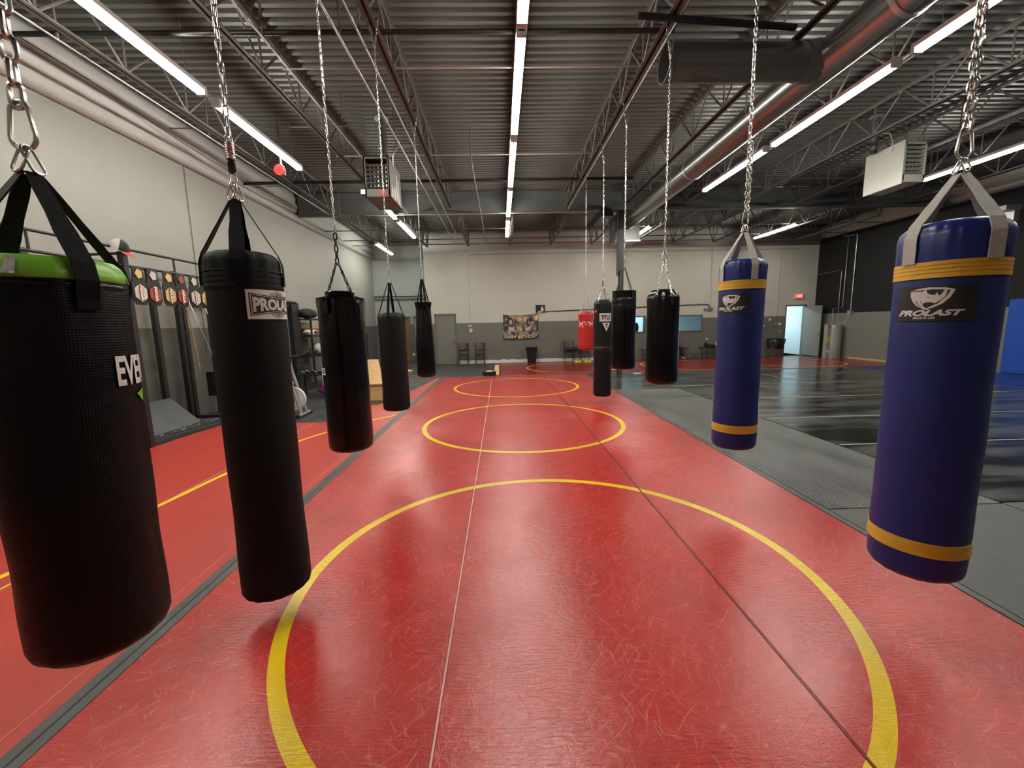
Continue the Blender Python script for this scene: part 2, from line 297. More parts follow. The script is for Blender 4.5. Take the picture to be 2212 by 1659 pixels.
# ------------------------------------------------------------------ mesh helpers
def frame(d):
    d = Vector(d).normalized()
    u = d.orthogonal().normalized() if abs(d.z) > .99 else d.cross(Vector((0, 0, 1))).normalized()
    return u, d.cross(u).normalized()
class MB:
    def __init__(s): s.v = []; s.f = []
    def add(s, vs, fs):
        o = len(s.v); s.v += [tuple(v) for v in vs]; s.f += [tuple(i + o for i in f) for f in fs]; return s
    def box(s, c, d, rot=None):
        hx, hy, hz = d[0] / 2, d[1] / 2, d[2] / 2
        vs = [Vector((x, y, z)) for x in (-hx, hx) for y in (-hy, hy) for z in (-hz, hz)]
        if rot is not None: vs = [rot @ v for v in vs]
        vs = [v + Vector(c) for v in vs]
        return s.add(vs, [(0, 1, 3, 2), (4, 6, 7, 5), (0, 4, 5, 1), (2, 3, 7, 6), (0, 2, 6, 4), (1, 5, 7, 3)])
    def b2(s, lo, hi):
        return s.box([(a + b) / 2 for a, b in zip(lo, hi)], [abs(b - a) for a, b in zip(lo, hi)])
    def tube(s, pts, r, n=8, closed=False, caps=True):
        pts = [Vector(p) for p in pts]; m = len(pts); vs = []; fs = []
        rs = r if isinstance(r, (list, tuple)) else [r] * m
        pu = None
        for i, p in enumerate(pts):
            if closed: d = pts[(i + 1) % m] - pts[i - 1]
            else: d = pts[min(i + 1, m - 1)] - pts[max(i - 1, 0)]
            d.normalize()
            if pu is None: u, v = frame(d)
            else:
                u = (pu - d * pu.dot(d))
                if u.length < 1e-6: u, v = frame(d)
                u.normalize(); v = d.cross(u)
            pu = u
            for k in range(n):
                a = 2 * PI * k / n; vs.append(p + (u * math.cos(a) + v * math.sin(a)) * rs[i])
        R = m if closed else m - 1
        for i in range(R):
            for k in range(n):
                a, b = i * n + k, i * n + (k + 1) % n; c, d_ = ((i + 1) % m) * n + (k + 1) % n, ((i + 1) % m) * n + k
                fs.append((a, b, c, d_))
        if not closed and caps: fs.append(tuple(reversed(range(n)))); fs.append(tuple(range((m - 1) * n, m * n)))
        return s.add(vs, fs)
    def cyl(s, a, b, r, n=16, r2=None): return s.tube([a, b], [r, r if r2 is None else r2], n)
    def lathe(s, prof, n=48, c=(0, 0, 0), fn=None):
        vs = []; fs = []
        for (r, z) in prof:
            for k in range(n):
                a = 2 * PI * k / n; q = r + (fn(r, z, a) if fn else 0)
                vs.append((c[0] + q * math.sin(a), c[1] - q * math.cos(a), c[2] + z))
        for i in range(len(prof) - 1):
            for k in range(n): fs.append((i * n + k, i * n + (k + 1) % n, (i + 1) * n + (k + 1) % n, (i + 1) * n + k))
        fs.append(tuple(reversed(range(n)))); fs.append(tuple(range((len(prof) - 1) * n, len(prof) * n)))
        return s.add(vs, fs)
    def prism(s, poly, z0, z1):
        n = len(poly)
        vs = [(x, y, z0) for x, y in poly] + [(x, y, z1) for x, y in poly]
        fs = [tuple(reversed(range(n))), tuple(range(n, 2 * n))] + [(i, (i + 1) % n, n + (i + 1) % n, n + i) for i in range(n)]
        return s.add(vs, fs)
    def extr(s, poly, place, depth):   # 2-d polygon placed by place(u, v, d)
        n = len(poly)
        vs = [place(u, v, 0) for u, v in poly] + [place(u, v, depth) for u, v in poly]
        fs = [tuple(reversed(range(n))), tuple(range(n, 2 * n))] + [(i, (i + 1) % n, n + (i + 1) % n, n + i) for i in range(n)]
        return s.add(vs, fs)
    def blob(s, c, d, seed=0, amp=.25, n=14, m=9):
        rnd = random.Random(seed); ph = [rnd.uniform(0, 6.28) for _ in range(6)]
        vs = []; fs = []
        for i in range(m + 1):
            t = PI * i / m
            for k in range(n):
                a = 2 * PI * k / n
                q = 1 + amp * (math.sin(3 * a + ph[0]) * math.sin(2 * t + ph[1]) + .6 * math.sin(5 * a + ph[2] + 3 * t) * math.sin(t) + .4 * math.sin(7 * t + ph[3] + a))
                vs.append((c[0] + d[0] * q * math.sin(t) * math.cos(a), c[1] + d[1] * q * math.sin(t) * math.sin(a), c[2] + d[2] * (math.cos(t) if i > m * .6 and False else math.cos(t) * (1 + .3 * (q - 1)))))
        for i in range(m):
            for k in range(n): fs.append((i * n + k, (i + 1) * n + k, (i + 1) * n + (k + 1) % n, i * n + (k + 1) % n))
        return s.add(vs, fs)
    def build(s, name, m, parent=None, smooth=None, bevel=0.0, local=False, org=None):
        me = bpy.data.meshes.new(name)
        o = bpy.data.objects.new(name, me); COL.objects.link(o)
        off = Vector((0, 0, 0))
        if parent is not None:
            o.parent = parent
            if not local:
                p = parent
                while p is not None: off = off + p.location; p = p.parent
        elif org is not None: off = Vector(org); o.location = off
        elif s.v and not local:
            xs = [v[0] for v in s.v]; ys = [v[1] for v in s.v]; zs = [v[2] for v in s.v]
            off = Vector(((min(xs) + max(xs)) / 2, (min(ys) + max(ys)) / 2, min(zs))); o.location = off
        me.from_pydata([tuple(Vector(v) - off) for v in s.v], [], s.f)
        bm = bmesh.new(); bm.from_mesh(me)
        bmesh.ops.recalc_face_normals(bm, faces=bm.faces)
        if bevel: bmesh.ops.bevel(bm, geom=[e for e in bm.edges if len(e.link_faces) == 2 and e.calc_face_angle(0) > .6], offset=bevel, segments=2, affect='EDGES', clamp_overlap=True)
        if smooth is not None:
            ca = smooth
            for f in bm.faces: f.smooth = True
            for e in bm.edges:
                if len(e.link_faces) == 2 and e.calc_face_angle(0) > ca: e.smooth = False
        bm.to_mesh(me); bm.free()
        me.materials.append(M[m] if isinstance(m, str) else m)
        return o
SM = 0.7
def tag(o, label=None, cat=None, group=None, kind=None):
    if label: o['label'] = label
    if cat: o['category'] = cat
    if group: o['group'] = group
    if kind: o['kind'] = kind
    return o
def thing(name, label, cat, loc=(0, 0, 0), rz=0, group=None):
    o = bpy.data.objects.new(name, None); COL.objects.link(o)
    o.empty_display_size = .1
    o.location = loc; o.rotation_euler = (0, 0, rz)
    return tag(o, label, cat, group)
def copy_tree(o, label=None, loc=None, rz=None, parent=None):
    c = o.copy(); COL.objects.link(c); c.parent = parent
    if label: c['label'] = label
    if loc is not None: c.location = loc
    if rz is not None: c.rotation_euler = (0, 0, rz)
    for ch in list(o.children): copy_tree(ch, parent=c)
    return c
def struct(mb, name, m, parent=None, **k):
    o = mb.build(name, m, parent, **k)
    if parent is None: o['kind'] = 'structure'
    return o

# ------------------------------------------------------------------ lettering
_tc = {}
def text2d(s, size=1.0, bold=0.0, shear=0.0, space=1.0):
    key = (s, bold, shear, space)
    if key not in _tc:
        cu = bpy.data.curves.new('txt', 'FONT'); cu.body = s; cu.size = 1; cu.offset = bold; cu.shear = shear; cu.space_character = space
        cu.resolution_u = 3
        ob = bpy.data.objects.new('txt', cu); COL.objects.link(ob)
        bpy.context.view_layer.update()
        dg = bpy.context.evaluated_depsgraph_get()
        me = ob.evaluated_get(dg).to_mesh()
        vs = [(v.co.x, v.co.y) for v in me.vertices]; fs = [tuple(p.vertices) for p in me.polygons]
        ob.evaluated_get(dg).to_mesh_clear()
        bpy.data.objects.remove(ob); bpy.data.curves.remove(cu)
        x0 = min(v[0] for v in vs); x1 = max(v[0] for v in vs); y0 = min(v[1] for v in vs); y1 = max(v[1] for v in vs)
        _tc[key] = ([((x - x0), (y - y0)) for x, y in vs], fs, x1 - x0, y1 - y0)
    return _tc[key]
class Flat:
    """flat artwork (u, v), sliced so that it can follow a curved surface"""
    def __init__(s): s.v = []; s.f = []
    def poly(s, p):
        o = len(s.v); s.v += [tuple(q) for q in p]; s.f.append(tuple(range(o, o + len(p)))); return s
    def rect(s, u0, v0, u1, v1): return s.poly([(u0, v0), (u1, v0), (u1, v1), (u0, v1)])
    def text(s, t, u0, v0, w, h, bold=0.0, shear=0.0, fn=None):
        vs, fs, W, H = text2d(t, bold=bold, shear=shear)
        o = len(s.v)
        for x, y in vs:
            u, v = u0 + x / W * w, v0 + y / H * h
            if fn: u, v = fn(u, v)
            s.v.append((u, v))
        s.f += [tuple(i + o for i in f) for f in fs]; return s
    def ring(s, cu, cv, r0, r1, a0=0, a1=2 * PI, n=40, sy=1.0):
        for i in range(n):
            a, b = a0 + (a1 - a0) * i / n, a0 + (a1 - a0) * (i + 1) / n
            s.poly([(cu + r0 * math.cos(a), cv + sy * r0 * math.sin(a)), (cu + r1 * math.cos(a), cv + sy * r1 * math.sin(a)), (cu + r1 * math.cos(b), cv + sy * r1 * math.sin(b)), (cu + r0 * math.cos(b), cv + sy * r0 * math.sin(b))])
        return s
    def build(s, name, m, place, parent, step=0.02, slice_=True):
        me = bpy.data.meshes.new(name); bm = bmesh.new()
        vv = [bm.verts.new((u, v, 0)) for u, v in s.v]
        for f in s.f:
            try: bm.faces.new([vv[i] for i in f])
            except ValueError: pass
        if slice_:
            us = [v.co.x for v in bm.verts]; u = min(us) + step
            bmesh.ops.triangulate(bm, faces=bm.faces)
            while u < max(us):
                bmesh.ops.bisect_plane(bm, geom=bm.verts[:] + bm.edges[:] + bm.faces[:], plane_co=(u, 0, 0), plane_no=(1, 0, 0)); u += step
        off = Vector((0, 0, 0)); p = parent
        while p is not None: off = off + p.location; p = p.parent
        for v in bm.verts: v.co = Vector(place(v.co.x, v.co.y)) - off
        bm.to_mesh(me); bm.free()
        o = bpy.data.objects.new(name, me); COL.objects.link(o); o.parent = parent
        if parent is None and off is not None: pass
        me.materials.append(M[m]); return o
def on_cyl(cx, cy, r, a0, z0):
    return lambda u, v: (cx + r * math.sin(a0 + u / r), cy - r * math.cos(a0 + u / r), z0 + v)
def on_y(x0, y, z0): return lambda u, v: (x0 + u, y, z0 + v)

# ------------------------------------------------------------------ floor and mats
FZ = -0.034
struct(MB().b2((-6.1, -3, FZ - .12), (14.0, 20.2, FZ)), 'floor', 'rubber')

def strip(name, x0, x1, y0, y1, m, label, z1=0.0, cat='mat', group=None):
    o = MB().b2((x0, y0, FZ), (x1, y1, z1)).build(name, m, bevel=.006)
    return tag(o, label, cat, group)
YN = -1.2
strip('wrestling_mat', -1.85, -.302, YN, 12.95, 'red_main', 'red wrestling mat strip under the left side of the three yellow circles')
strip('wrestling_mat', -.298, 1.298, YN, 12.95, 'red_main', 'middle red wrestling mat strip through the centre of the yellow circles')
o = strip('wrestling_mat', 1.302, 2.66, YN, 12.95, 'red_main', 'red wrestling mat strip at the right, ending at the grey ribbed runner')
# pale worn seams between strips are gaps filled with dust
for xs, ll in ((-.3, 'thin pale seam line left of centre on the near red mat'), (1.3, 'thin dark pink seam line right of centre on the near red mat')):
    s_ = MB().b2((xs - .0045, YN, -.004), (xs + .0045, 12.9, .0012)).build('seam_line', 'white_seam' if xs < 0 else 'dark_seam'); tag(s_, ll, 'seam line')
tag(MB().b2((-1.955, YN, FZ), (-1.845, 12.95, .003)).build('floor_tape', 'tape'), 'dark grey tape strip joining the centre mat to the left mat', 'tape')
tag(MB().b2((-1.903, YN, .003), (-1.895, 12.95, .0042)).build('tape_crease', 'blackpipe', parent=bpy.data.objects['floor_tape']))
lm = MB().prism([(-3.245, YN), (-1.957, YN), (-1.957, 12.95), (-2.02, 12.95), (-2.35, 9.9), (-2.62, 8.6), (-2.95, 8.6), (-3.0, 7.1), (-3.245, 7.1)], FZ, 0).build('wrestling_mat', 'red_left')
tag(lm, 'red mat strip just left of the dark grey tape, crossed by a yellow arc', 'mat')
lm2 = MB().prism([(-4.96, YN), (-3.255, YN), (-3.255, 7.1), (-4.85, 7.1), (-4.93, 6.5), (-4.96, 5.8)], FZ, 0).build('wrestling_mat', 'red_left')
tag(lm2, 'outermost red mat strip beside the gym rack along the left wall', 'mat')
def ribbon(name, pts, wd, z, m, parent, zt=.0015):
    mb = MB(); P = [Vector((x, y, 0)) for x, y in pts]; vs = []; fs = []
    for i, p in enumerate(P):
        d = (P[min(i + 1, len(P) - 1)] - P[max(i - 1, 0)]).normalized(); n = Vector((-d.y, d.x, 0)) * wd / 2
        for s_ in (n, -n):
            q = p + s_; vs += [(q.x, q.y, z), (q.x, q.y, z + zt)]
    for i in range(len(P) - 1):
        a = i * 4
        for k in ((0, 1, 3, 2),): fs += [(a + 1, a + 3, a + 7, a + 5), (a, a + 4, a + 6, a + 2), (a, a + 1, a + 5, a + 4), (a + 2, a + 6, a + 7, a + 3)]
    fs += [(0, 2, 3, 1), (len(vs) - 4, len(vs) - 3, len(vs) - 1, len(vs) - 2)]
    return mb.add(vs, fs).build(name, m, parent)
def smooth_pts(p, k=6):
    out = []
    for i in range(len(p) - 1):
        a, b, c, d = p[max(i - 1, 0)], p[i], p[i + 1], p[min(i + 2, len(p) - 1)]
        for j in range(k):
            t = j / k
            out.append(tuple(.5 * (2 * b[q] + (c[q] - a[q]) * t + (2 * a[q] - 5 * b[q] + 4 * c[q] - d[q]) * t * t + (3 * b[q] - a[q] - 3 * c[q] + d[q]) * t ** 3) for q in range(len(b))))
    out.append(tuple(p[-1])); return out
ribbon('painted_arc', smooth_pts([(-3.52, 1.4), (-3.40, 2.65), (-3.24, 3.73), (-3.16, 4.58), (-3.0, 5.75), (-2.75, 6.4), (-2.34, 7.1), (-1.975, 7.52)]), .055, 0.0005, 'yellow', lm)
ribbon('painted_line', [(-3.24, 1.6), (-3.235, 3.2)], .02, 0, 'yellow', lm)
ribbon('seam_line', [(-2.045, YN), (-2.03, 6), (-2.03, 12.6)], .010, 0, 'pink_seam', lm)
ribbon('seam_line', [(-3.25, YN), (-3.25, 7.09)], .012, 0, 'seam', lm2)
# far mat
fm = MB().prism([(-.06, 13.15), (13.6, 13.15), (13.6, 16.1), (12.95, 16.1), (12.95, 17.3), (-.06, 17.3)], FZ, 0).build('wrestling_mat', 'red_far', bevel=.006)
tag(fm, 'dark red wrestling mat lying across the room along the back wall', 'mat')
tag(MB().b2((-1.85, 12.97, FZ), (11.3, 13.14, .002)).build('floor_tape', 'tape'), 'dark tape strip between the near mats and the far red mat', 'tape')
tag(MB().b2((-.26, 13.2, FZ), (-.09, 16.5, .03)).build('timber_strip', 'ply'), 'pale timber strip lying at the left end of the far red mat', 'timber strip')
# right side black mats
strip('ribbed_runner', 2.72, 4.24, 3.24, 9.74, 'rib', 'long grey ribbed rubber runner beside the right edge of the red mat', cat='mat')
tag(MB().b2((2.665, YN, FZ), (2.715, 12.9, .001)).build('edge_tape', 'tape'), 'thin grey tape along the right edge of the near red mat', 'tape')
strip('floor_mat', 2.72, 4.24, YN, 3.23, 'grey_mat', 'worn grey mat at the lower right beside the red mat, nearest the camera', cat='mat')
strip('floor_mat', 2.72, 7.70, 9.75, 12.9, 'black_mat', 'smooth black mat between the end of the ribbed runner and the far red mat', cat='mat')
yj = [YN, 3.25, 5.0, 6.5, 8.25, 10.1, 11.9, 13.1]
nm = ['worn grey mat at the right edge, nearest the camera behind the near blue bag', 'black mat right of the ribbed runner, second row from the camera', 'black mat right of the ribbed runner, third row from the camera',
      'black mat right of the ribbed runner, fourth row from the camera', 'black mat right of the ribbed runner just before its far end', 'black mat in the far right field, second row before the far red mat', 'black mat in the far right field touching the far red mat']
for i in range(len(yj) - 1):
    x0 = 4.25 if yj[i] < 9.7 else 7.71
    if i == 4:
        o = MB().prism([(4.25, 8.26), (11.28, 8.26), (11.28, 10.09), (7.71, 10.09), (7.71, 9.74), (4.25, 9.74)], FZ, 0).build('floor_mat', 'black_mat'); tag(o, nm[i], 'mat')
    else:
        o = strip('floor_mat', x0, 11.28, yj[i] + .01, yj[i + 1], 'grey_mat' if i == 0 else 'black_mat', nm[i], cat='mat')
    if 0 < i < 6: MB().b2((x0 + .02, yj[i + 1] - .035, 0), (11.2, yj[i + 1] - .005, .0015)).build('seam_tape', 'seam', o)
ribbon('seam_tape', [(7.68, 9.8), (7.68, 12.8)], .03, 0, 'seam', bpy.data.objects['floor_mat.001'])
for k, (a, b, l) in enumerate(((-1.2, 8.0, 'blue floor mat at the foot of the blue wall pads, nearest piece'), (8.01, 10.4, 'blue floor mat below the blue wall pads, middle piece'), (10.41, 13.1, 'blue floor mat right of the black mats, farthest piece'))):
    strip('floor_mat', 11.30, 13.68, a, b, 'blue_mat', l, cat='mat')
# ------------------------------------------------------------------ walls
ZT = 4.75; ZD = 5.50
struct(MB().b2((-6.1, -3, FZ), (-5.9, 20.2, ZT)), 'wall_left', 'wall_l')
wb = MB()
segs = [  # x0,x1,z0,z1 of the back wall around its openings
    (-3.16, -2.82, FZ, ZT), (-2.82, -1.90, 2.13, ZT), (-1.90, 5.0, FZ, ZT), (5.0, 6.30, 1.86, ZT), (5.0, 6.30, FZ, 1.13), (6.30, 7.30, FZ, ZT),
    (7.30, 8.80, 1.86, ZT), (7.30, 8.80, FZ, 1.13), (8.80, 12.45, FZ, ZT), (12.45, 13.37, 2.19, ZT), (13.37, 13.75, FZ, ZT)]
for a, b, c, d in segs: wb.b2((a, 18.0, c), (b, 18.15, d))
struct(wb, 'wall_back', 'wall_b')
struct(MB().b2((-3.16, 18.15, FZ), (-3.02, 20.0, ZT)), 'wall_nook_side', 'wall_n')
nb = MB()
for a, b, c, d in ((-5.9, -5.12, FZ, ZT), (-5.12, -4.28, 2.1, ZT), (-4.28, -4.12, FZ, ZT), (-4.12, -3.36, 2.1, ZT), (-3.36, -3.16, FZ, ZT)): nb.b2((a, 20.0, c), (b, 20.15, d))
struct(nb, 'wall_nook', 'wall_n')
struct(MB().b2((13.75, -3, FZ), (13.95, 18.15, 4.95)), 'wall_right', 'wall_r')
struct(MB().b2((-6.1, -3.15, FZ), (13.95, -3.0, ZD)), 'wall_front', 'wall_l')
# insulation bands above the walls
def insul(name, pts, a, b, axis):
    n = len(pts); vs = []
    for t in (a, b):
        for o_, z in pts: vs.append((o_, t, z) if axis == 'y' else (t, o_, z))
    fs = [(i, i + 1, n + i + 1, n + i) for i in range(n - 1)]
    o = MB().add(vs, fs).build(name, 'insul', smooth=1.2)
    sd = o.modifiers.new('thickness', 'SOLIDIFY'); sd.thickness = .02
    o['kind'] = 'structure'
bul = [(-5.88, 4.70), (-5.80, 4.78), (-5.80, 4.86), (-5.84, 4.93), (-5.76, 5.0), (-5.74, 5.10), (-5.80, 5.2), (-5.78, 5.3), (-5.83, 5.42), (-5.86, 5.5)]
insul('trim_1', bul, -3, 20, 'y')
insul('trim_2', [(13.75 + (-.12 if 0 < i < 4 else 0), z) for i, z in enumerate((4.9, 5.0, 5.2, 5.35, 5.5))], -3, 18, 'y')
insul('trim_3', [(18.0 - q, z) for q, z in ((0, 4.7), (.06, 4.85), (.16, 5.0), (.12, 5.15), (.2, 5.3), (.15, 5.5))], -3.16, 13.75, 'x')
insul('trim_4', [(20.0 - q, z) for q, z in ((0, 4.7), (.08, 4.9), (.1, 5.2), (.1, 5.5))], -5.9, -3.16, 'x')
# thin joint line across the back wall
struct(MB().b2((-1.3, 17.985, 4.55), (12.9, 17.999, 4.565)), 'trim_5', 'frame_grey')
# baseboard of bare white drywall at the foot of the back wall
bb = MB()
rnd = random.Random(3)
x = -1.85
poly = [(x, FZ)]
xs_ = [x]
while x < 5.0: x += rnd.uniform(.06, .2); xs_.append(min(x, 5.0))
top = [(q, rnd.uniform(.095, .125)) for q in xs_]
vs = [(q, 17.99, FZ) for q in xs_] + [(q, 17.99, z) for q, z in top] + [(q, 18.0, FZ) for q in xs_] + [(q, 18.0, z) for q, z in top]
n = len(xs_); fs = []
for i in range(n - 1): fs += [(i, i + 1, n + i + 1, n + i), (n + i, n + i + 1, 3 * n + i + 1, 3 * n + i)]
bb.add(vs, fs); struct(bb, 'baseboard_back', 'white_base')
struct(MB().b2((13.70, 13.2, FZ), (13.75, 16.0, .05)), 'baseboard_right', 'ply')
# ceiling: corrugated steel deck
def deck():
    mb = MB(); pitch = .152; y = -3.0; vs = []; prof = []
    while y < 20.2:
        prof += [(y, ZD), (y + .062, ZD), (y + .075, ZD + .045), (y + .139, ZD + .045)]; y += pitch
    n = len(prof)
    for xx in (-6.1, 13.95): vs += [(xx, a, b) for a, b in prof]
    mb.add(vs, [(i, i + 1, n + i + 1, n + i) for i in range(n - 1)])
    mb.b2((-6.1, -3, ZD + .06), (13.95, 20.2, ZD + .1))
    return mb
struct(deck(), 'ceiling', 'deck')

# ------------------------------------------------------------------ steel joists, girder, column
def joist(x, y0, y1, label, zb=4.90, zt=5.46, shape=True):
    t = thing('steel_joist', label, 'joist', (x, (y0 + y1) / 2, zb), 0, 'open web steel joists')
    mb = MB()
    for s_ in (-1, 1):
        mb.b2((x + s_ * .008, y0, zt), (x + s_ * .052, y1, zt + .006)); mb.b2((x + s_ * .008, y0, zt - .045), (x + s_ * .014, y1, zt))
    mb.build('top_chord', 'steel', t)
    mb = MB(); a, b = y0 + .45, y1 - .45
    for s_ in (-1, 1):
        mb.b2((x + s_ * .008, a, zb), (x + s_ * .056, b, zb + .007)); mb.b2((x + s_ * .008, a, zb), (x + s_ * .015, b, zb + .05))
    mb.build('bottom_chord', 'steel', t)
    mb = MB(); pts = [(x, y0 + .05, zt - .02)]; k = max(2, round((b - a) / 1.05)); h = (b - a) / k
    pts.append((x, a + .02, zb + .02))
    for i in range(k):
        pts += [(x, a + h * (i + .5), zt - .02), (x, a + h * (i + 1) - (.02 if i == k - 1 else 0), zb + .02)]
    pts.append((x, y1 - .05, zt - .02))
    for p, q in zip(pts, pts[1:]): mb.cyl(p, q, .016, 6)
    for i in range(k + 1):
        mb.cyl((x, a + h * i, zb + .02), (x, a + h * i + .001, zt - .02), .013, 5)
    mb.build('web', 'steel', t)
    return t
ordn = ['first', 'second', 'third', 'fourth', 'fifth', 'sixth', 'seventh', 'eighth', 'ninth', 'tenth', 'eleventh', 'twelfth']
JX = [-4.72, -3.0, -1.33, .33, 1.97, 3.62, 5.35, 7.0, 8.65, 10.3, 11.95]
ex = {2: 'carrying the chains of the left row of bags', 3: 'right above the middle row of tube lights', 4: 'carrying the chains of the right row of bags', 5: 'between the right bags and the round duct', 6: 'above the right row of tube lights'}
for i, x in enumerate(JX):
    joist(x, -2.9, 12.72, 'dark open web joist, %s from the left wall in the near bay' % ordn[i] if i not in ex else 'dark open web joist ' + ex[i])
for i, x in enumerate([-4.5, -2.85, -1.2, .45, 2.1, 3.75, 5.45, 7.1, 8.75, 10.4, 12.05]):
    joist(x, 12.90, 17.75, 'dark open web joist, %s from the left wall, beyond the girder' % ordn[i], 4.76)
g = thing('steel_girder', 'deep dark steel girder spanning the room above the far end of the near mats', 'girder', (4, 12.8, 4.88))
MB().b2((-5.9, 12.72, 4.88), (13.74, 12.88, 4.90)).b2((-5.9, 12.72, 5.44), (13.74, 12.88, 5.46)).build('flange', 'steel_grey', g)
MB().b2((-5.9, 12.792, 4.90), (13.74, 12.808, 5.44)).build('girder_web', 'steel_grey', g)
MB().b2((-5.72, 12.62, 4.82), (-4.55, 12.71, 5.44)).b2((-5.74, 12.6, 4.80), (-4.5, 12.71, 4.82)).build('girder_cladding', 'steel_grey', g)
col = thing('steel_column', 'grey steel column standing behind the black bags of the right row', 'column', (3.71, 12.8, FZ))
MB().b2((3.63, 12.735, FZ), (3.755, 12.75, 4.86)).b2((3.63, 12.87, FZ), (3.755, 12.885, 4.86)).b2((3.69, 12.75, FZ), (3.704, 12.87, 4.86)).build('column_shaft', 'column', col)
MB().b2((3.58, 12.70, 3.12), (3.76, 12.73, 4.87)).b2((3.56, 12.70, 3.0), (3.58, 12.84, 4.87)).build('column_casing', 'column', col)
MB().b2((3.55, 12.66, FZ), (3.88, 12.95, FZ + .012)).build('base_plate', 'steel', col)
bx = thing('ceiling_speaker', 'black wedge shaped box hanging under the girder left of the column', 'speaker', (3.1, 12.5, 4.62))
MB().extr([(0, 0), (.36, 0), (.30, .2), (0, .25)], lambda u, v, d: (2.95 + u, 12.3 + d, 4.62 + v), .3).build('speaker_cabinet', 'black_plastic', bx, bevel=.01)
MB().b2((3.10, 12.52, 4.86), (3.14, 12.56, 4.9)).b2((3.05, 12.4, 4.83), (3.2, 12.6, 4.865)).build('speaker_bracket', 'steel', bx)

# ------------------------------------------------------------------ pipes and conduits under the roof
def pipe(name, pts, r, m, label, cat='pipe', n=10, group=None):
    o = MB().tube(pts, r, n).build(name, m, smooth=SM)
    return tag(o, label, cat, group)
pipe('sprinkler_pipe', [(-5.88, 5.53, 5.1), (2.2, 5.53, 5.1)], .03, 'blackpipe', 'thick black pipe running across the room under the roof nearest the camera')
pipe('sprinkler_pipe', [(-5.85, 10.25, 4.96), (3.2, 10.25, 4.96)], .035, 'blackpipe', 'thick black pipe across the room beyond the hanging unit heaters')
pipe('conduit', [(-2.9, 6.32, 5.15), (2.9, 6.32, 5.15)], .014, 'galv', 'thin bright conduit crossing under the roof just beyond the nearest black pipe', 'conduit')
pipe('conduit', [(-5.85, 5.0, 5.2), (2.6, 5.0, 5.2)], .009, 'steel', 'thin dark bridging rod nearest the camera under the roof', 'rod')
pipe('conduit', [(-3.2, 8.94, 5.02), (2.0, 8.94, 5.02)], .014, 'galv', 'thin bright conduit crossing above the left unit heater', 'conduit')
pipe('bridging_rod', [(-5.8, 8.1, 5.2), (8, 8.1, 5.2)], .010, 'steel', 'thin dark bridging rod crossing behind the long middle light row', 'rod')
pipe('bridging_rod', [(-5.8, 11.2, 5.2), (13, 11.2, 5.2)], .010, 'steel', 'thin dark bridging rod just before the girder', 'rod')
pipe('conduit', [(-3.8, 12.55, 4.80), (2.6, 12.55, 4.80)], .018, 'galv', 'grey conduit running along the lower edge of the girder', 'conduit')
for yy, l in ((14.6, 'nearer'), (16.2, 'middle'), (17.2, 'farthest')):
    pipe('bridging_rod', [(-5.8, yy, 4.84), (13.4, yy, 4.84)], .016, 'steel', l + ' dark bridging rod across the far bay beyond the girder', 'rod')
pipe('black_pipe', [(1.56, 4.92, 4.86), (3.42, 5.11, 4.86)], .035, 'blackpipe', 'short thick black pipe lying at an angle over the right joists near the open duct')
for x, z, l in ((-1.72, 4.84, 'left one of the two close bright conduits running toward the back wall'), (-1.50, 4.86, 'right one of the two close bright conduits running toward the back wall'), (-2.58, 4.85, 'single bright conduit running toward the back wall beside the left unit heater'), (-4.82, 4.84, 'bright conduit along the left wall side below the outermost joist')):
    o = pipe('conduit', [(x, -2.8, z), (x, 12.6, z)] if x < -2 else [(x, -2.8, z), (x, 17.3, z)], .013, 'galv', l, 'conduit')
    for k in range(5 if x < -2 else 6):
        MB().cyl((x, -1.0 + 2.95 * k, z), (x, -.93 + 2.95 * k, z), .019, 10).build('coupling', 'galv', o, smooth=SM)
        MB().b2((x - .01, .4 + 2.4 * k, z + .01), (x + .01, .42 + 2.4 * k, 5.5)).build('hanger', 'steel', o)
pipe('conduit', [(2.04, -2.8, 4.885), (2.04, 12.5, 4.885)], .011, 'galv', 'thin bright conduit clipped to the joist above the right row of bags', 'conduit')
pipe('drop_rod', [(-.5, 8.87, 5.5), (-.5, 8.9, 4.87), (-.5, 9.0, 4.85), (-.49, 17.0, 4.85)], .014, 'steel', 'dark rod dropping from the roof just left of the middle lights', 'rod')
pipe('wall_cable', [(-5.78, 4.0, 5.25), (-5.66, 6.5, 5.12), (-5.6, 8.0, 4.96), (-5.6, 9.2, 4.92), (-5.62, 10.5, 4.85), (-5.7, 12.5, 4.95)], .006, 'blackpipe', 'thin black cable drooping along the insulation above the left wall', 'cable')
pipe('wall_cable', [(-5.885, 8.45, 4.85), (-5.89, 8.45, 1.2)], .006, 'steel', 'thin dark cable running down the left wall behind the second bag', 'cable')
b_ = thing('alarm_bell', 'round red alarm bell hanging below the left row of tube lights', 'bell', (-4.05, 8.4, 4.46))
MB().lathe([(.0, .0), (.06, .004), (.095, .02), (.105, .05), (.10, .06)], 28, fn=None).build('bell_gong', 'bell', b_, local=True, smooth=SM)
bpy.data.objects['bell_gong'].rotation_euler = (-PI / 2, 0, 0); bpy.data.objects['bell_gong'].location = (0, -.03, .1); bpy.data.objects['bell_gong'].rotation_euler = (PI / 2, 0, 0)
MB().b2((-4.10, 8.37, 4.5), (-4.0, 8.45, 4.62)).b2((-4.06, 8.38, 4.6), (-4.04, 8.42, 5.47)).build('bell_box', 'steel', b_)

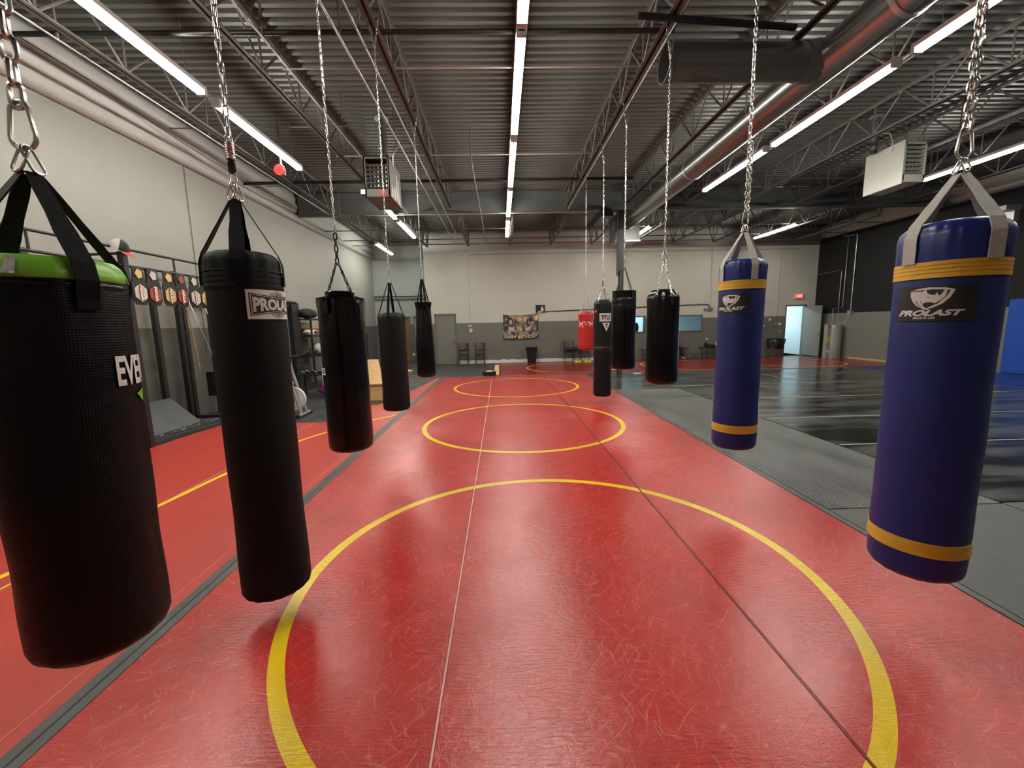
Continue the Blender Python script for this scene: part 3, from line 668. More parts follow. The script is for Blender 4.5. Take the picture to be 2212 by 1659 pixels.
# ------------------------------------------------------------------ spiral duct with branch
DX, DZ, R = 3.99, 4.66, .218
d = thing('round_duct', 'long shiny spiral duct running toward the back wall above the right side', 'duct', (DX, 6, DZ - R))
MB().tube([(DX, -2.8, DZ), (DX, 4.2, DZ), (DX, 13.15, DZ)], R, 40).build('duct_pipe', 'duct', d, smooth=SM)
for yy in (4.3, 8.8, 13.1): MB().cyl((DX, yy - .03, DZ), (DX, yy + .03, DZ), R + .011, 40).build('duct_collar', 'galv', d, smooth=SM)
N = 32; vs = []; fs = []
for (x, r) in ((DX - .10, .203), (2.10, .203), (2.09, .212), (2.03, .212), (2.03, .194), (2.3, .194), (DX - .12, .194)):
    for k in range(N):
        a = 2 * PI * k / N; vs.append((x, 5.37 + r * math.cos(a), 4.645 + r * math.sin(a)))
for i in range(6):
    for k in range(N): fs.append((i * N + k, i * N + (k + 1) % N, (i + 1) * N + (k + 1) % N, (i + 1) * N + k))
MB().add(vs, fs).build('branch_duct', 'duct_grey', d, smooth=SM)
MB().cyl((3.68, 5.37, 4.645), (3.83, 5.37, 4.645), .212, 36, .232).build('branch_collar', 'duct_grey', d, smooth=SM)
for yy in (1.5, 3.8, 6.6, 9.4, 11.9):
    for s_ in (-1, 1): MB().b2((DX + s_ * (R + .012) - .005, yy, DZ), (DX + s_ * (R + .012) + .005, yy + .03, 5.5)).build('duct_strap', 'galv', d)
pb = thing('duct_plenum', 'shiny sheet metal box at the far end of the spiral duct behind the column', 'duct box', (4.0, 13.5, 4.08))
MB().b2((3.62, 13.2, 4.10), (4.38, 13.95, 4.88)).build('plenum_box', 'duct_grey', pb, bevel=.008)
MB().b2((3.60, 13.18, 4.08), (4.40, 13.22, 4.12)).build('plenum_flange', 'galv', pb)
for x in (3.66, 4.34): MB().cyl((x, 13.6, 4.88), (x, 13.6, 5.5), .01, 6).build('hanger', 'steel', pb)

# ------------------------------------------------------------------ tube lights
def light(x, ya, yb, label, z=4.75):
    t = thing('tube_light', label, 'light', (x, (ya + yb) / 2, z), 0, 'twin tube strip lights')
    MB().b2((x - .055, ya, z + .035), (x + .055, yb, z + .09)).b2((x - .035, ya, z + .02), (x + .035, yb, z + .036)).build('housing', 'white_metal', t)
    for s_ in (-1, 1): MB().tube([(x + s_ * .037, ya + .05, z), (x + s_ * .037, yb - .05, z)], .017, 6).build('tube', 'tube', t, smooth=SM)
    for yy in (ya + .0, yb - .05): MB().b2((x - .055, yy, z - .02), (x + .055, yy + .05, z + .036)).build('end_socket', 'white_metal', t)
    for yy in (ya + .3, yb - .3): MB().cyl((x, yy, z + .09), (x, yy, 4.90 if yb < 12.8 and min(abs(x - q) for q in JX) < .05 else 5.5), .004, 6).build('hanger', 'galv', t)
    return t
mid = [(2.52, 4.88), (5.0, 7.44), (7.64, 10.08), (10.28, 12.72), (13.1, 15.54)]
for i, (a, b) in enumerate(mid): light(.31, a, b, 'strip light with two glowing tubes, %s from the camera in the middle row' % ordn[i])
for i, (a, b) in enumerate([(-1.4, 1.04), (1.2, 3.64), (3.72, 6.16), (6.4, 8.88)]): light(-3.91, a, b, 'strip light with two glowing tubes in the near left row, %s from the camera' % ordn[i])
for i, (a, b) in enumerate([(10.35, 12.79), (13.05, 15.49)]): light(-3.0, a, b, 'strip light with glowing tubes beyond the left unit heater, %s one' % ('nearer' if i == 0 else 'farther'))
light(-4.65, 16.38, 18.82, 'strip light glowing alone in the far left corner above the nook')
for i, (a, b) in enumerate([(-.2, 2.24), (2.95, 5.39), (5.6, 8.04), (8.2, 10.64)]): light(5.1, a, b, 'glowing strip light in the right row beside the spiral duct, %s from the camera' % ordn[i])
light(5.1, 14.25, 16.69, 'strip light with glowing tubes in the far bay just right of the column')
light(10.08, 2.6, 5.04, 'glowing strip light high on the far right, nearer than the right heater')
light(10.08, 7.68, 10.12, 'strip light with glowing tubes right of the right unit heater, behind the near blue bag')
light(10.08, 14.25, 16.69, 'strip light with glowing tubes in the far bay toward the back right corner')

# ------------------------------------------------------------------ unit heaters
def heater(x0, x1, y0, y1, z0, z1, m, label, flue, side):
    t = thing('unit_heater', label, 'heater', ((x0 + x1) / 2, (y0 + y1) / 2, z0))
    # cabinet: five sides with an open louvred front
    c = MB().b2((x0, y0, z0), (x0 + .02, y1, z1)).b2((x1 - .02, y0, z0), (x1, y1, z1)).b2((x0, y0, z0), (x1, y1, z0 + .02)).b2((x0, y0, z1 - .02), (x1, y1, z1)).b2((x0, y1 - .02, z0), (x1, y1, z1)).b2((x0, y0, z0 + .02), (x1, y0 + .015, z0 + .13)).b2((x0, y0, z1 - .05), (x1, y0 + .015, z1))
    c.b2((x0, y0, z0), (x0 + .035, y0 + .015, z1)).b2((x1 - .035, y0, z0), (x1, y0 + .015, z1))
    c.build('cabinet', m, t, bevel=.004)
    lv = MB(); zz = z0 + .16
    while zz < z1 - .08:
        lv.box(((x0 + x1) / 2, y0 + .03, zz), (x1 - x0 - .07, .05, .006), Matrix.Rotation(-.5, 3, 'X')); zz += .075
    lv.build('louvre', m, t)
    ht = MB(); 
    for k in range(5):
        xx = x0 + .08 + (x1 - x0 - .16) * k / 4
        ht.tube([(xx, y0 + .12, z0 + .12), (xx, y0 + .12, z1 - .1)], .02, 8)
    ht.build('heat_exchanger', 'galv', t, smooth=SM)
    MB().b2((x0 + .03, y0 + .2, z0 + .03), (x1 - .03, y1 - .05, z1 - .06)).build('inner_box', 'blackpipe', t)
    fx, fy = flue
    MB().cyl((fx, fy, z1 + .12), (fx, fy, 5.5), .075, 24).cyl((fx, fy, z1 + .05), (fx, fy, z1 + .16), .06, 24).build('flue', 'duct_grey', t, smooth=SM)
    MB().lathe([(.075, 0), (.13, .01), (.13, .03), (.075, .04)], 28, (fx, fy, 5.44)).build('flue_collar', 'galv', t, smooth=SM)
    MB().cyl((fx, fy, z1 - .01), (fx, fy, z1 + .06), .05, 16).build('flue_stub', 'blackpipe', t, smooth=SM)
    for xx in (x0 + .04, x1 - .04):
        for yy in (y0 + .06, y1 - .06): MB().cyl((xx, yy, z1 - .01), (xx, yy, 5.5), .006, 6).build('hanger_rod', 'steel', t)
    s = 1 if side == 'r' else -1
    xs = x1 if side == 'r' else x0
    MB().tube([(xs + s * .012, y0 + .25, z1 - .1), (xs + s * .02, y0 + .25, z1 + .1), (xs + s * .12, y0 + .22, z1 + .22), (xs + s * .4, y0 + .2, z1 + .24)], .012, 8).build('flex_conduit', 'galv', t, smooth=SM)
    return t
hl = heater(-2.36, -1.91, 7.88, 8.75, 3.93, 4.62, 'heater_dark', 'grey unit heater with an orange label hanging among the left bag chains', (-2.12, 8.4), 'r')
Flat().rect(0, 0, .13, .075).build('warning_label', 'orange', on_y(-2.10, 7.878, 3.96), hl, slice_=False)
mb = MB()
for k, (yy, z0_, z1_) in enumerate(((8.0, 3.95, 4.15), (8.1, 4.0, 4.12), (8.2, 3.96, 4.2), (8.35, 4.0, 4.45), (8.48, 3.96, 4.38))): mb.b2((-1.909, yy, z0_), (-1.904, yy + .05, z1_))
mb.build('paper_label', 'white_print', hl)
MB().b2((-2.46, 7.95, 4.0), (-2.36, 8.1, 4.08)).build('gas_valve', 'galv', hl)
hr = heater(7.58, 8.01, 8.0, 8.85, 4.09, 4.80, 'heater_white', 'pale unit heater hanging near the near blue bag at upper right', (7.47, 8.55), 'l')
MB().b2((7.565, 7.99, 4.06), (7.58, 8.83, 4.83)).build('side_panel', 'heater_white', hr, bevel=.005)

# ------------------------------------------------------------------ bags
def link(mb, c, axis, side, L, W, r, n=10, q=6):
    """stadium shaped chain link: axis = long direction, side = flat direction"""
    axis = Vector(axis).normalized(); side = Vector(side); side = (side - axis * side.dot(axis)).normalized()
    rad = W / 2 - r; h = L / 2 - W / 2; pts = []
    for k in range(n // 2 + 1):
        a = PI * k / (n // 2); pts.append(Vector(c) + side * rad * math.cos(a) + axis * (h + rad * math.sin(a)))
    for k in range(n // 2 + 1):
        a = PI + PI * k / (n // 2); pts.append(Vector(c) + side * rad * math.cos(a) + axis * (-h + rad * math.sin(a)))
    mb.tube(pts, r, q, closed=True)
def chain(mb, a, b, L, W, r, seed=0, q=6, n=10):
    a, b = Vector(a), Vector(b); d = b - a; step = L - 2.6 * r; k = max(1, int(round(d.length / step)))
    out = Vector((a.x, a.y, 0)).normalized(); u = out - d * (out.dot(d) / d.dot(d)); u.normalize(); v = d.normalized().cross(u)
    rnd = random.Random(seed); tw = PI * .32 + rnd.uniform(-.1, .1)
    for i in range(k):
        c = a + d * ((i + .5) / k); t = tw + (PI / 2 if i % 2 else 0) + .25 * math.sin(i * .35)
        link(mb, c, d, u * math.cos(t) + v * math.sin(t), d.length / k + 2.6 * r, W, r, n, q)
def rib_strap(mb, pts, wds, nrm, th=.004):
    """flat strap through pts; nrm(i) gives the outward direction"""
    P = [Vector(p) for p in pts]; vs = []; fs = []
    for i, p in enumerate(P):
        d = (P[min(i + 1, len(P) - 1)] - P[max(i - 1, 0)]).normalized()
        n = Vector(nrm(i)); n = (n - d * n.dot(d)).normalized(); s_ = d.cross(n) * wds[i] / 2
        vs += [p + s_, p - s_, p - s_ + n * th, p + s_ + n * th]
    for i in range(len(P) - 1):
        a = i * 4
        for k in range(4): fs.append((a + k, a + (k + 1) % 4, a + 4 + (k + 1) % 4, a + 4 + k))
    fs += [(3, 2, 1, 0), tuple(len(vs) - 4 + k for k in range(4))]
    mb.add(vs, fs)
def carab(mb, top, bot, W, r):
    top, bot = Vector(top), Vector(bot); c = (top + bot) / 2; h = (top - bot).length
    pts = []
    for k in range(9): a = PI * k / 8; pts.append((c.x + W * .36 * math.cos(a), c.y, c.z + h / 2 - W * .36 + W * .36 * math.sin(a)))
    for k in range(9): a = PI + PI * k / 8; pts.append((c.x + W * .5 * math.cos(a), c.y, c.z - h / 2 + W * .5 + W * .5 * math.sin(a)))
    mb.tube(pts, r, 8, closed=True)
def cam_ang(x, y): return math.atan2(-x, y)
def bag_prof(R, z0, z1, top='dome', br=.05, tr=.05, taper=0.0, n=26):
    p = [(.02, z0 - .006), (R * .6, z0 - .004), (R - br, z0)]
    for k in range(1, 7): a = PI / 2 * k / 6; p.append((R - br + br * math.sin(a), z0 + br - br * math.cos(a)))
    zt = z1 - tr
    for k in range(1, n):
        t = k / n; z = z0 + br + (zt - z0 - br) * t
        r = R * (1 - taper * max(0, t - .2) ** 1.5) + .0022 * math.sin(t * 19) * (1 - t)
        p.append((r, z))
    rt = R * (1 - taper * .8 ** 1.5)
    if top == 'dome':
        for k in range(7): a = PI / 2 * k / 6; p.append((rt - tr + tr * math.cos(a), zt + tr * math.sin(a)))
        p += [(rt - tr - .02, z1 - .008), (rt * .5, z1 - .012), (.01, z1 - .012)]
    elif top == 'lip':
        p += [(rt, zt), (rt, z1 - .012), (rt + .004, z1 - .006), (rt + .004, z1), (rt - .008, z1 + .002), (rt - .012, z1 - .02), (rt * .5, z1 - .02), (.01, z1 - .02)]
    elif top == 'slope':
        p += [(rt, zt), (rt * .96, zt + tr * .2), (rt * .86, zt + tr * .55), (rt * .70, z1 - .004), (rt * .62, z1), (rt * .52, z1 - .012), (.01, z1 - .02)]
    return p
def bag(name, label, X, Y, R, z0, z1, body_m, style):
    """hanging bag; style keys: top, br, tr, taper, wr (wrinkles), hang ('strap'|'chain'), ang, apex, ..."""
    S = dict(top='dome', br=.05, tr=.05, taper=0, wr=.004, wk=14, hang='strap', ang=(-45, 45, 135, -135), apex=z1 + .35, sw=.05, zend=z1 - .12, sm='nylon', cl=(.05, .026, .006), chz=4.93, chm='chain', wdep=.25)
    S.update(style); A = cam_ang(X, Y)
    t = thing(name, label, 'punching bag', (X, Y, z0))
    rn = random.Random(int(X * 100 + Y * 1000)); ph = [rn.uniform(0, 6.28) for _ in range(5)]
    def fn(r, z, a):
        f = max(0, 1 - (z1 - z) / S['wdep']); f = f * f if z < z1 - .015 else .3
        g = max(0, 1 - (z - z0) / .08)
        big = .0035 * math.sin(2 * a + ph[0] + 2.2 * z) * math.sin(3.1 * z + ph[3])
        if r < R * .5: return 0
        return S['wr'] * f * (math.sin(S['wk'] * a + ph[1]) + .6 * math.sin((S['wk'] + 5) * a + ph[2])) + .002 * g * math.sin(17 * a + ph[4]) + big
    MB().lathe(bag_prof(R, z0, z1, S['top'], S['br'], S['tr'], S['taper']), 72, (X, Y, 0), fn).build('bag_body', body_m, t, smooth=1.0)
    ap = S['apex']; rim = R * (1 - S['taper'] * .8 ** 1.5); zb = ap
    Ls, Wd, r_ = S['cl']
    def rad(a, q, z): return Vector((X + q * math.sin(a), Y - q * math.cos(a), z))
    if S['hang'] == 'strap':
        for k, ad in enumerate(S['ang']):
            a = A + math.radians(ad); sh = {'dome': S['tr'], 'lip': .0, 'slope': S['tr']}[S['top']]
            so = S.get('soff', 0.0)
            rr_ = rim - sh * .15 if S['top'] != 'slope' else rim * .92
            aw = .3 * (S['sw'])
            top_p = rad(a, .016, ap)
            pts = [top_p]
            for j in range(1, 5): pts.append(top_p.lerp(rad(a, rr_ + so, z1 - sh * .35 + .004 + so * .6), j / 4.6))
            pts += [rad(a, rr_ * .985 + so, z1 - sh * .30 + .008 + so * .6), rad(a, rim + .004 + so * .8, z1 - sh * .9 - .004), rad(a, rim + .0055 + so * .5, z1 - sh - .02)]
            zz = z1 - sh - .02
            while zz > S['zend'] + .03: zz -= .03; pts.append(rad(a, R * (1 - S['taper'] * max(0, ((zz - z0 - S['br']) / (z1 - S['tr'] - z0 - S['br'])) - .2) ** 1.5) + .0060, zz))
            wds = [S['sw'] * (.62 if i == 0 else (.8 if i < 3 else 1)) for i in range(len(pts))]
            mb = MB(); rib_strap(mb, pts, wds, lambda i: (math.sin(a), -math.cos(a), .25))
            mb.build('strap', S['sm'], t)
        rg = S.get('ring', 'd')
        if rg == 'd':
            for s_, da in ((-1, A - .9), (1, A + .7)):
                mb = MB(); c = Vector((X, Y, ap + .035)) + Vector((math.sin(da), -math.cos(da), 0)) * .016
                link(mb, c, (s_ * .35 * math.cos(A), s_ * .35 * math.sin(A), -1), (math.cos(da), math.sin(da), 0), S.get('rl', .105), S.get('rw', .05), S.get('rr', .004), 14, 8)
                mb.build('ring', S['chm'], t, smooth=SM)
            zb = ap + .075
    else:
        zr = z1 - .005 if S['top'] == 'lip' else z1 - S['tr'] * .75
        for k, ad in enumerate(S['ang']):
            a = A + math.radians(ad); q = rim * (.86 if S['top'] == 'lip' else .93)
            e = rad(a, q, zr + .02); mb = MB()
            chain(mb, rad(a, .012, ap), e, S.get('cl2', S['cl'])[0], S.get('cl2', S['cl'])[1], S.get('cl2', S['cl'])[2], k, 6, 8)
            mb.build('chain', S.get('chm2', S['chm']), t, smooth=SM)
            mb = MB(); c = rad(a, rim + .006, zr - .012)
            link(mb, c, (0, 0, 1), (math.cos(a), math.sin(a), 0), .05, .05, .0035, 14, 6); mb.build('ring', 'chain' if S.get('chm2', 'chain') == 'chain' else 'chain_dark', t, smooth=SM)
            mb = MB(); pts = [rad(a, rim + .006, zr - .02 - .02 * j) for j in range(6)]
            rib_strap(mb, pts, [S['sw']] * 6, lambda i: (math.sin(a), -math.cos(a), 0), .0035); mb.build('tab', S['sm'], t)
    z = zb
    if S.get('carab'):
        h, W_, cr = S['carab']; mb = MB(); carab(mb, (X, Y, z - .012 + h), (X, Y, z - .012), W_, cr); mb.build('carabiner', S.get('cbm', 'chain'), t, smooth=SM); z = z - .012 + h - .008
    if S.get('spring'):
        mb = MB(); hz = S['spring']; pts = [(X + .019 * math.cos(i * 2 * PI / 12), Y + .019 * math.sin(i * 2 * PI / 12), z + .05 + hz * i / (12 * 9)) for i in range(12 * 9 + 1)]
        mb.tube(pts, .0032, 6); mb.build('spring', 'chain', t, smooth=SM)
        mb = MB(); mb.tube([(X, Y, z - .01), (X, Y, z + .05), (X - .012, Y, z + .06)], .008, 8); link(mb, (X, Y, z + .02), (0, 0, 1), (1, 0, 0), .07, .04, .007, 12, 8); mb.build('swivel', 'chain_dark', t, smooth=SM)
        mb = MB(); link(mb, (X, Y, z + hz + .06), (0, 0, 1), (1, .3, 0), .07, .034, .0035, 12, 6); mb.build('ring', 'chain', t, smooth=SM)
        z += hz + .085
    if S.get('mid'):   # heavier dark links between bag chains and the long chain
        k, l2, w2, r2 = S['mid']; mb = MB(); chain(mb, (X, Y, z - .01), (X, Y, z + k), l2, w2, r2, 2, 8, 12); mb.build('chain', S.get('midm', 'chain_dark'), t, smooth=SM); z += k - .008
    mb = MB(); zt = S['chz']; spl = S.get('split', .0)
    Xt = S.get('tx', X); Xd = Xt - X
    def top_at(zz): return X + Xd * (zz - z) / (zt - z)
    zc = zt - spl
    chain(mb, (X, Y, z - .008), (top_at(zc), Y, zc), Ls, Wd, r_, 5, 6, 8 if Y > 4 else 12)
    if spl:
        for s_ in (-1, 1): chain(mb, (top_at(zc), Y, zc), (Xt + s_ * .06, Y, zt), Ls, Wd, r_, 6, 5, 8)
        chain(mb, (Xt - .06, Y, zt), (Xt + .06, Y, zt + .02), Ls, Wd, r_, 6, 5, 8)
    if S.get('double'):
        chain(mb, (X + .022, Y + .012, z + .01), (X + .03 + Xd * .4, Y + .012, S['double']), Ls, Wd, r_, 9, 6, 10)
    mb.build('chain', S['chm'], t, smooth=SM)
    return t, A

# -- left row
b1, A1 = bag('punching_bag', 'big black bag with a lime green collar hanging at the far left, nearest the camera', -1.3, 1.27, .170, .62, 1.795, 'vinyl_tex',
    dict(soff=.016, top='dome', tr=.045, br=.05, wr=.006, wk=11, wdep=.3, ang=(24, 112, 210, 298), apex=2.05, sw=.052, zend=1.655, rl=.085, rw=.04, carab=(.125, .07, .0062), cl=(.078, .042, .0072), chz=4.93))
c = MB(); c.lathe([(.1715, 1.745), (.1755, 1.750), (.172, 1.770), (.162, 1.792), (.148, 1.806), (.125, 1.80)], 72, (-1.3, 1.27, 0.006), lambda r, z, a: .0018 * math.sin(23 * a) + .001 * math.sin(41 * a))
c.build('collar', 'green', b1, smooth=1.0)
def pl(u, v):
    a = A1 - math.radians(33) + u / .172; q = .1815 - (v / .045) * .021; return (-1.3 + q * math.sin(a), 1.27 - q * math.cos(a), 1.759 + v)
Flat().rect(0, 0, .048, .045).build('tape_patch', 'silver_tape', pl, b1)
MB().lathe([(.128, .617), (.134, .6165), (.138, .621)], 60, (-1.3, 1.27, 0)).build('bottom_piping', 'gold', b1, smooth=1.0)
MB().lathe([(.1715, 1.730), (.1745, 1.734), (.1745, 1.742), (.1715, 1.746)], 72, (-1.3, 1.27, 0)).build('collar_piping', 'vinyl', b1, smooth=1.0)
Flat().text('EVERLAST', 0, 0, .27, .092, bold=.03).build('lettering', 'white_print', on_cyl(-1.3, 1.27, .1755, A1 + math.radians(39), 1.445), b1, .01)
Flat().poly([(0, .03), (.035, 0), (.05, .045)]).build('logo', 'green', on_cyl(-1.3, 1.27, .1755, A1 + math.radians(60), 1.385), b1, .01)

b2, A2 = bag('punching_bag', 'tall black bag with a white rectangular brand patch, second in the left row', -1.3, 2.2, .171, .165, 1.985, 'canvas',
    dict(top='dome', tr=.05, br=.035, wr=.003, wk=13, wdep=.35, ang=(-6, 80, 174, 262), apex=2.245, sw=.062, zend=1.80, rl=.10, rw=.055, rr=.0045, carab=(.08, .034, .0042), spring=.075, cl=(.060, .030, .0046), chz=4.93))
# stitched seams and the brand patch
MB().lathe([(.1735, 1.885), (.175, 1.889), (.1735, 1.893)], 72, (-1.3, 2.2, 0)).build('seam', 'canvas_grey', b2, smooth=1.0)
mb = MB()
for q in (1.802, 1.828, 1.852): mb.lathe([(.1725, q), (.1742, q + .008), (.1742, q + .018), (.1725, q + .026)], 72, (-1.3, 2.2, 0))
mb.build('stitched_band', 'canvas', b2, smooth=1.0)
pw, phh = .31, .142
pa = A2 - math.radians(1)
plc = lambda e: on_cyl(-1.3, 2.2, .1768 + e, pa, 1.655)
bp_ = Flat().rect(0, 0, pw, phh).build('brand_patch', 'cream_print', plc(0), b2, .012)
def bow(u, v):  # letters taller at both ends
    c = abs(u - pw / 2) / (pw / 2); s_ = .80 + .45 * c ** 1.5; return (u, phh / 2 + (v - phh / 2) * s_)
art = Flat()
N = 30
def bowband(off, u0, u1):
    return [(u0 + (u1 - u0) * i / N, phh / 2 + (.0315 + .0185 * (abs(u0 + (u1 - u0) * i / N - pw / 2) / (pw / 2)) ** 1.5) + off) for i in range(N + 1)]
def band(fl, o_, u0=.015, u1=None):
    u1 = pw - .015 if u1 is None else u1; t_ = bowband(o_, u0, u1); b__ = [(u, phh - v) for u, v in t_]
    for i in range(N): fl.poly([b__[i], b__[i + 1], t_[i + 1], t_[i]])
art.ring(pw / 2, phh / 2, .0545, .0575); art.ring(pw / 2, phh / 2, 0, .0515)
band(art, .008, .012, pw - .012)
art.build('patch_print', 'black_print', plc(.0006), bp_, .012)
w1 = Flat(); band(w1, .0035, .018, pw - .018); w1.build('patch_outline', 'cream_print', plc(.001), bp_, .012)
k1 = Flat(); band(k1, .001, .022, pw - .022); k1.build('patch_panel', 'black_print', plc(.0014), bp_, .012)
w2 = Flat().text('PROLAST', .027, phh / 2 - .033, pw - .054, .066, bold=.05, fn=bow)
w2.text('EST. 2016', pw / 2 - .021, phh / 2 + .0405, .042, .0075, bold=.02); w2.text('MADE IN USA', pw / 2 - .021, phh / 2 - .047, .042, .0065, bold=.02)
w2.build('lettering', 'cream_print', plc(.0018), bp_, .012)
def arc_txt(r, top):
    def f(u, v):
        a = (u - pw / 2) / r
        return (pw / 2 + (r + (v if top else -v)) * math.sin(a), phh / 2 + (r + (v if top else -v)) * math.cos(a) * (1 if top else -1))
    return f
k2 = Flat(); k2.text('CHOICE OF PROFESSIONALS', pw / 2 - .062, 0, .124, .0075, bold=.02, fn=arc_txt(.0595, True)); k2.text('THE NEW ERA OF BOXING', pw / 2 - .058, 0, .116, .0075, bold=.02, fn=lambda u, v: arc_txt(.0675, False)(u, v))
k2.build('slogan', 'black_print', plc(.0008), bp_, .012)

b3, A3 = bag('punching_bag', 'glossy black bag on dark chains with a small white O sticker at its edge', -1.3, 3.47, .178, .585, 1.845, 'vinyl',
    dict(top='lip', tr=.02, br=.045, wr=.011, wk=7, wdep=.4, hang='chain', ang=(-38, 40, 142, -140), apex=2.125, sw=.05, sm='vinyl', cl=(.050, .020, .0034), cl2=(.042, .019, .0034), chm2='chain_dark', mid=(.23, .062, .036, .0062), chz=4.93))
MB().lathe([(.09, 1.83), (.105, 1.835), (.115, 1.89), (.105, 1.898), (.01, 1.90)], 40, (-1.3, 3.47, 0)).build('filler_cap', 'vinyl', b3, smooth=1.0)
stk = Flat().rect(0, 0, .05, .055).build('sticker', 'white_print', on_cyl(-1.3, 3.47, .1835, A3 - math.radians(72), 1.235), b3, .01)
Flat().ring(.02, .027, .008, .018).build('lettering', 'black_print', on_cyl(-1.3, 3.47, .1842, A3 - math.radians(72), 1.235), stk, .01)
Flat().poly([(0, 0), (.02, .02), (.02, .16), (-.008, .22)]).build('sticker', 'white_print', on_cyl(-1.3, 3.47, .1835, A3 - math.radians(80), 1.13), b3, .01)

b4, A4 = bag('punching_bag', 'matte black canvas bag on thin straps, fourth in the left row', -1.3, 5.04, .158, .60, 1.775, 'canvas_grey',
    dict(top='slope', tr=.05, br=.04, wr=.005, wk=10, ang=(-14, 66, 168, 255), apex=2.125, sw=.03, zend=1.68, ring=None, carab=(.11, .05, .0045), cl=(.048, .02, .0036), chz=4.93, split=.30))
b5, A5 = bag('punching_bag', 'slim black bag with a gathered top, narrower above than below, last in the left row', -1.3, 7.15, .158, .745, 1.98, 'vinyl',
    dict(top='lip', tr=.02, br=.06, taper=.42, wr=.010, wk=9, wdep=.5, ang=(-55, 25, 120, 200), apex=2.39, sw=.035, zend=1.85, ring=None, carab=(.16, .05, .0045), cl=(.048, .02, .0036), chz=4.93, split=.30))
MB().lathe([(.115, 1.90), (.128, 1.97), (.135, 2.01), (.12, 2.0), (.095, 1.95), (.02, 1.95)], 48, (-1.3, 7.15, 0), lambda r, z, a: .010 * math.sin(9 * a) if r > .1 else 0).build('ruffle', 'vinyl', b5, smooth=1.0)

b1.rotation_euler = (0, .011, 0); b1.location.x -= .027
# -- right row
SHA = [(715, 540), (880, 478), (1080, 446), (1340, 450), (1510, 485), (1490, 528), (1420, 502), (1340, 492), (1150, 488), (920, 508)]
SHB = [(1510, 485), (1450, 632), (1330, 772), (1180, 862), (1010, 922), (1060, 880), (1250, 772), (1370, 640), (1438, 500)]
RHI = [(730, 545), (965, 530), (1000, 510), (1035, 495), (1045, 550), (1080, 580), (1120, 600), (1190, 600), (1225, 545), (1250, 620), (1290, 585), (1330, 510), (1355, 438), (1382, 520), (1365, 620), (1300, 700), (1200, 772), (1150, 757), (1090, 752), (1035, 762), (990, 780), (1010, 830), (1055, 880), (1105, 922), (1000, 893), (880, 835), (785, 740), (735, 640)]
SL1 = [(832, 662), (860, 730), (920, 810), (1010, 888), (925, 835), (860, 760)]
SL2 = [(945, 715), (975, 790), (1060, 884), (990, 825), (950, 760)]
EYE = [(1055, 640), (1105, 655), (1080, 660)]
EAR = [(968, 548), (940, 580), (942, 610), (952, 580)]
def blue_bag(label, X, Y, R, z0, z1, rot, style, zl, zu, pz, sc_=1.0):
    t, A = bag('punching_bag', label, X, Y, R, z0, z1, 'blue_canvas', style)
    # glossy top and bottom caps
    def fn(r, z, a): return .0045 * max(0, (z - (zu + .05)) / .15) * (math.sin(26 * a) + .5 * math.sin(43 * a)) if z > zu + .05 and z < z1 - .02 else 0
    pr = [(q + .0025, z) for q, z in bag_prof(R, z0, z1, 'dome', style['br'], style['tr']) if z > zu + .02]
    pr = [(R + .0025, zu + .02)] + [(q, z + .003) for q, z in pr]
    MB().lathe(pr, 96, (X, Y, 0), fn).build('top_cap', 'blue_vinyl', t, smooth=1.0)
    # two gold bands with stitch grooves
    for zc, h in ((zu - .006, .070 * sc_), (zl, .066 * sc_)):
        p = [(R - .002, zc - h / 2), (R + .0055, zc - h / 2)]
        for g_ in (-.22, 0.02, .25): p += [(R + .0055, zc + h * (g_ - .03)), (R + .0028, zc + h * g_), (R + .0055, zc + h * (g_ + .03))]
        p += [(R + .0055, zc + h / 2), (R - .002, zc + h / 2)]
        MB().lathe(p, 72, (X, Y, 0)).build('band', 'gold', t, smooth=.5)
    # brand patch with emblem and lettering
    W, H = .275, .152
    a0 = A + math.radians(rot) - W / 2 / R
    plc = lambda e: on_cyl(X, Y, R + .0045 + e, a0, pz)
    pt = Flat().rect(0, 0, W, H).build('brand_patch', 'black_print', plc(0), t, .012)
    def cv(p): return [((x - 400) / 1480 * W, H * (1 - (y + (x - 400) * .055 - 452) / 735)) for x, y in p]
    e = Flat()
    for q in (SHA, SHB, RHI): e.poly(cv(q))
    em = e.build('emblem', 'grey_print', plc(.0008), pt, .012)
    k = Flat()
    for q in (SL1, SL2, EYE, EAR): k.poly(cv(q))
    k.build('emblem_cut', 'black_print', plc(.0013), pt, .012)
    tx = Flat().text('PROLAST', .055 * W, H * .15, W * .83, H * .175, bold=.05, shear=.35); tx.text('MADE IN USA', W * .29, H * .065, W * .27, H * .07, bold=.02, shear=.2)
    tx.build('lettering', 'grey_print', plc(.0008), pt, .012)
    return t, A
r1, _ = blue_bag('large navy blue bag with gold bands on the right, nearest the camera', 2.025, 1.86, .180, .365, 2.0, -12,
    dict(soff=.004, top='dome', tr=.065, br=.05, wr=.003, wk=15, ang=(-44, 42, 138, -134), apex=2.205, sw=.060, zend=1.80, sm='nylon_grey', rl=.07, rw=.035, carab=(.125, .07, .006), cl=(.056, .036, .0060), chz=4.93, double=4.9, tx=2.01), .535, 1.80, 1.575)
r2, _ = blue_bag('smaller looking navy blue bag with gold bands, second in the right row', 2.01, 3.46, .172, .505, 2.08, -23,
    dict(soff=.004, top='dome', tr=.055, br=.05, wr=.003, wk=15, ang=(-56, 28, 122, -150), apex=2.30, sw=.052, zend=1.90, sm='nylon_grey', rl=.06, rw=.03, carab=(.10, .05, .005), cl=(.048, .030, .0050), chz=4.93, double=3.0, tx=2.01), .69, 1.885, 1.655)
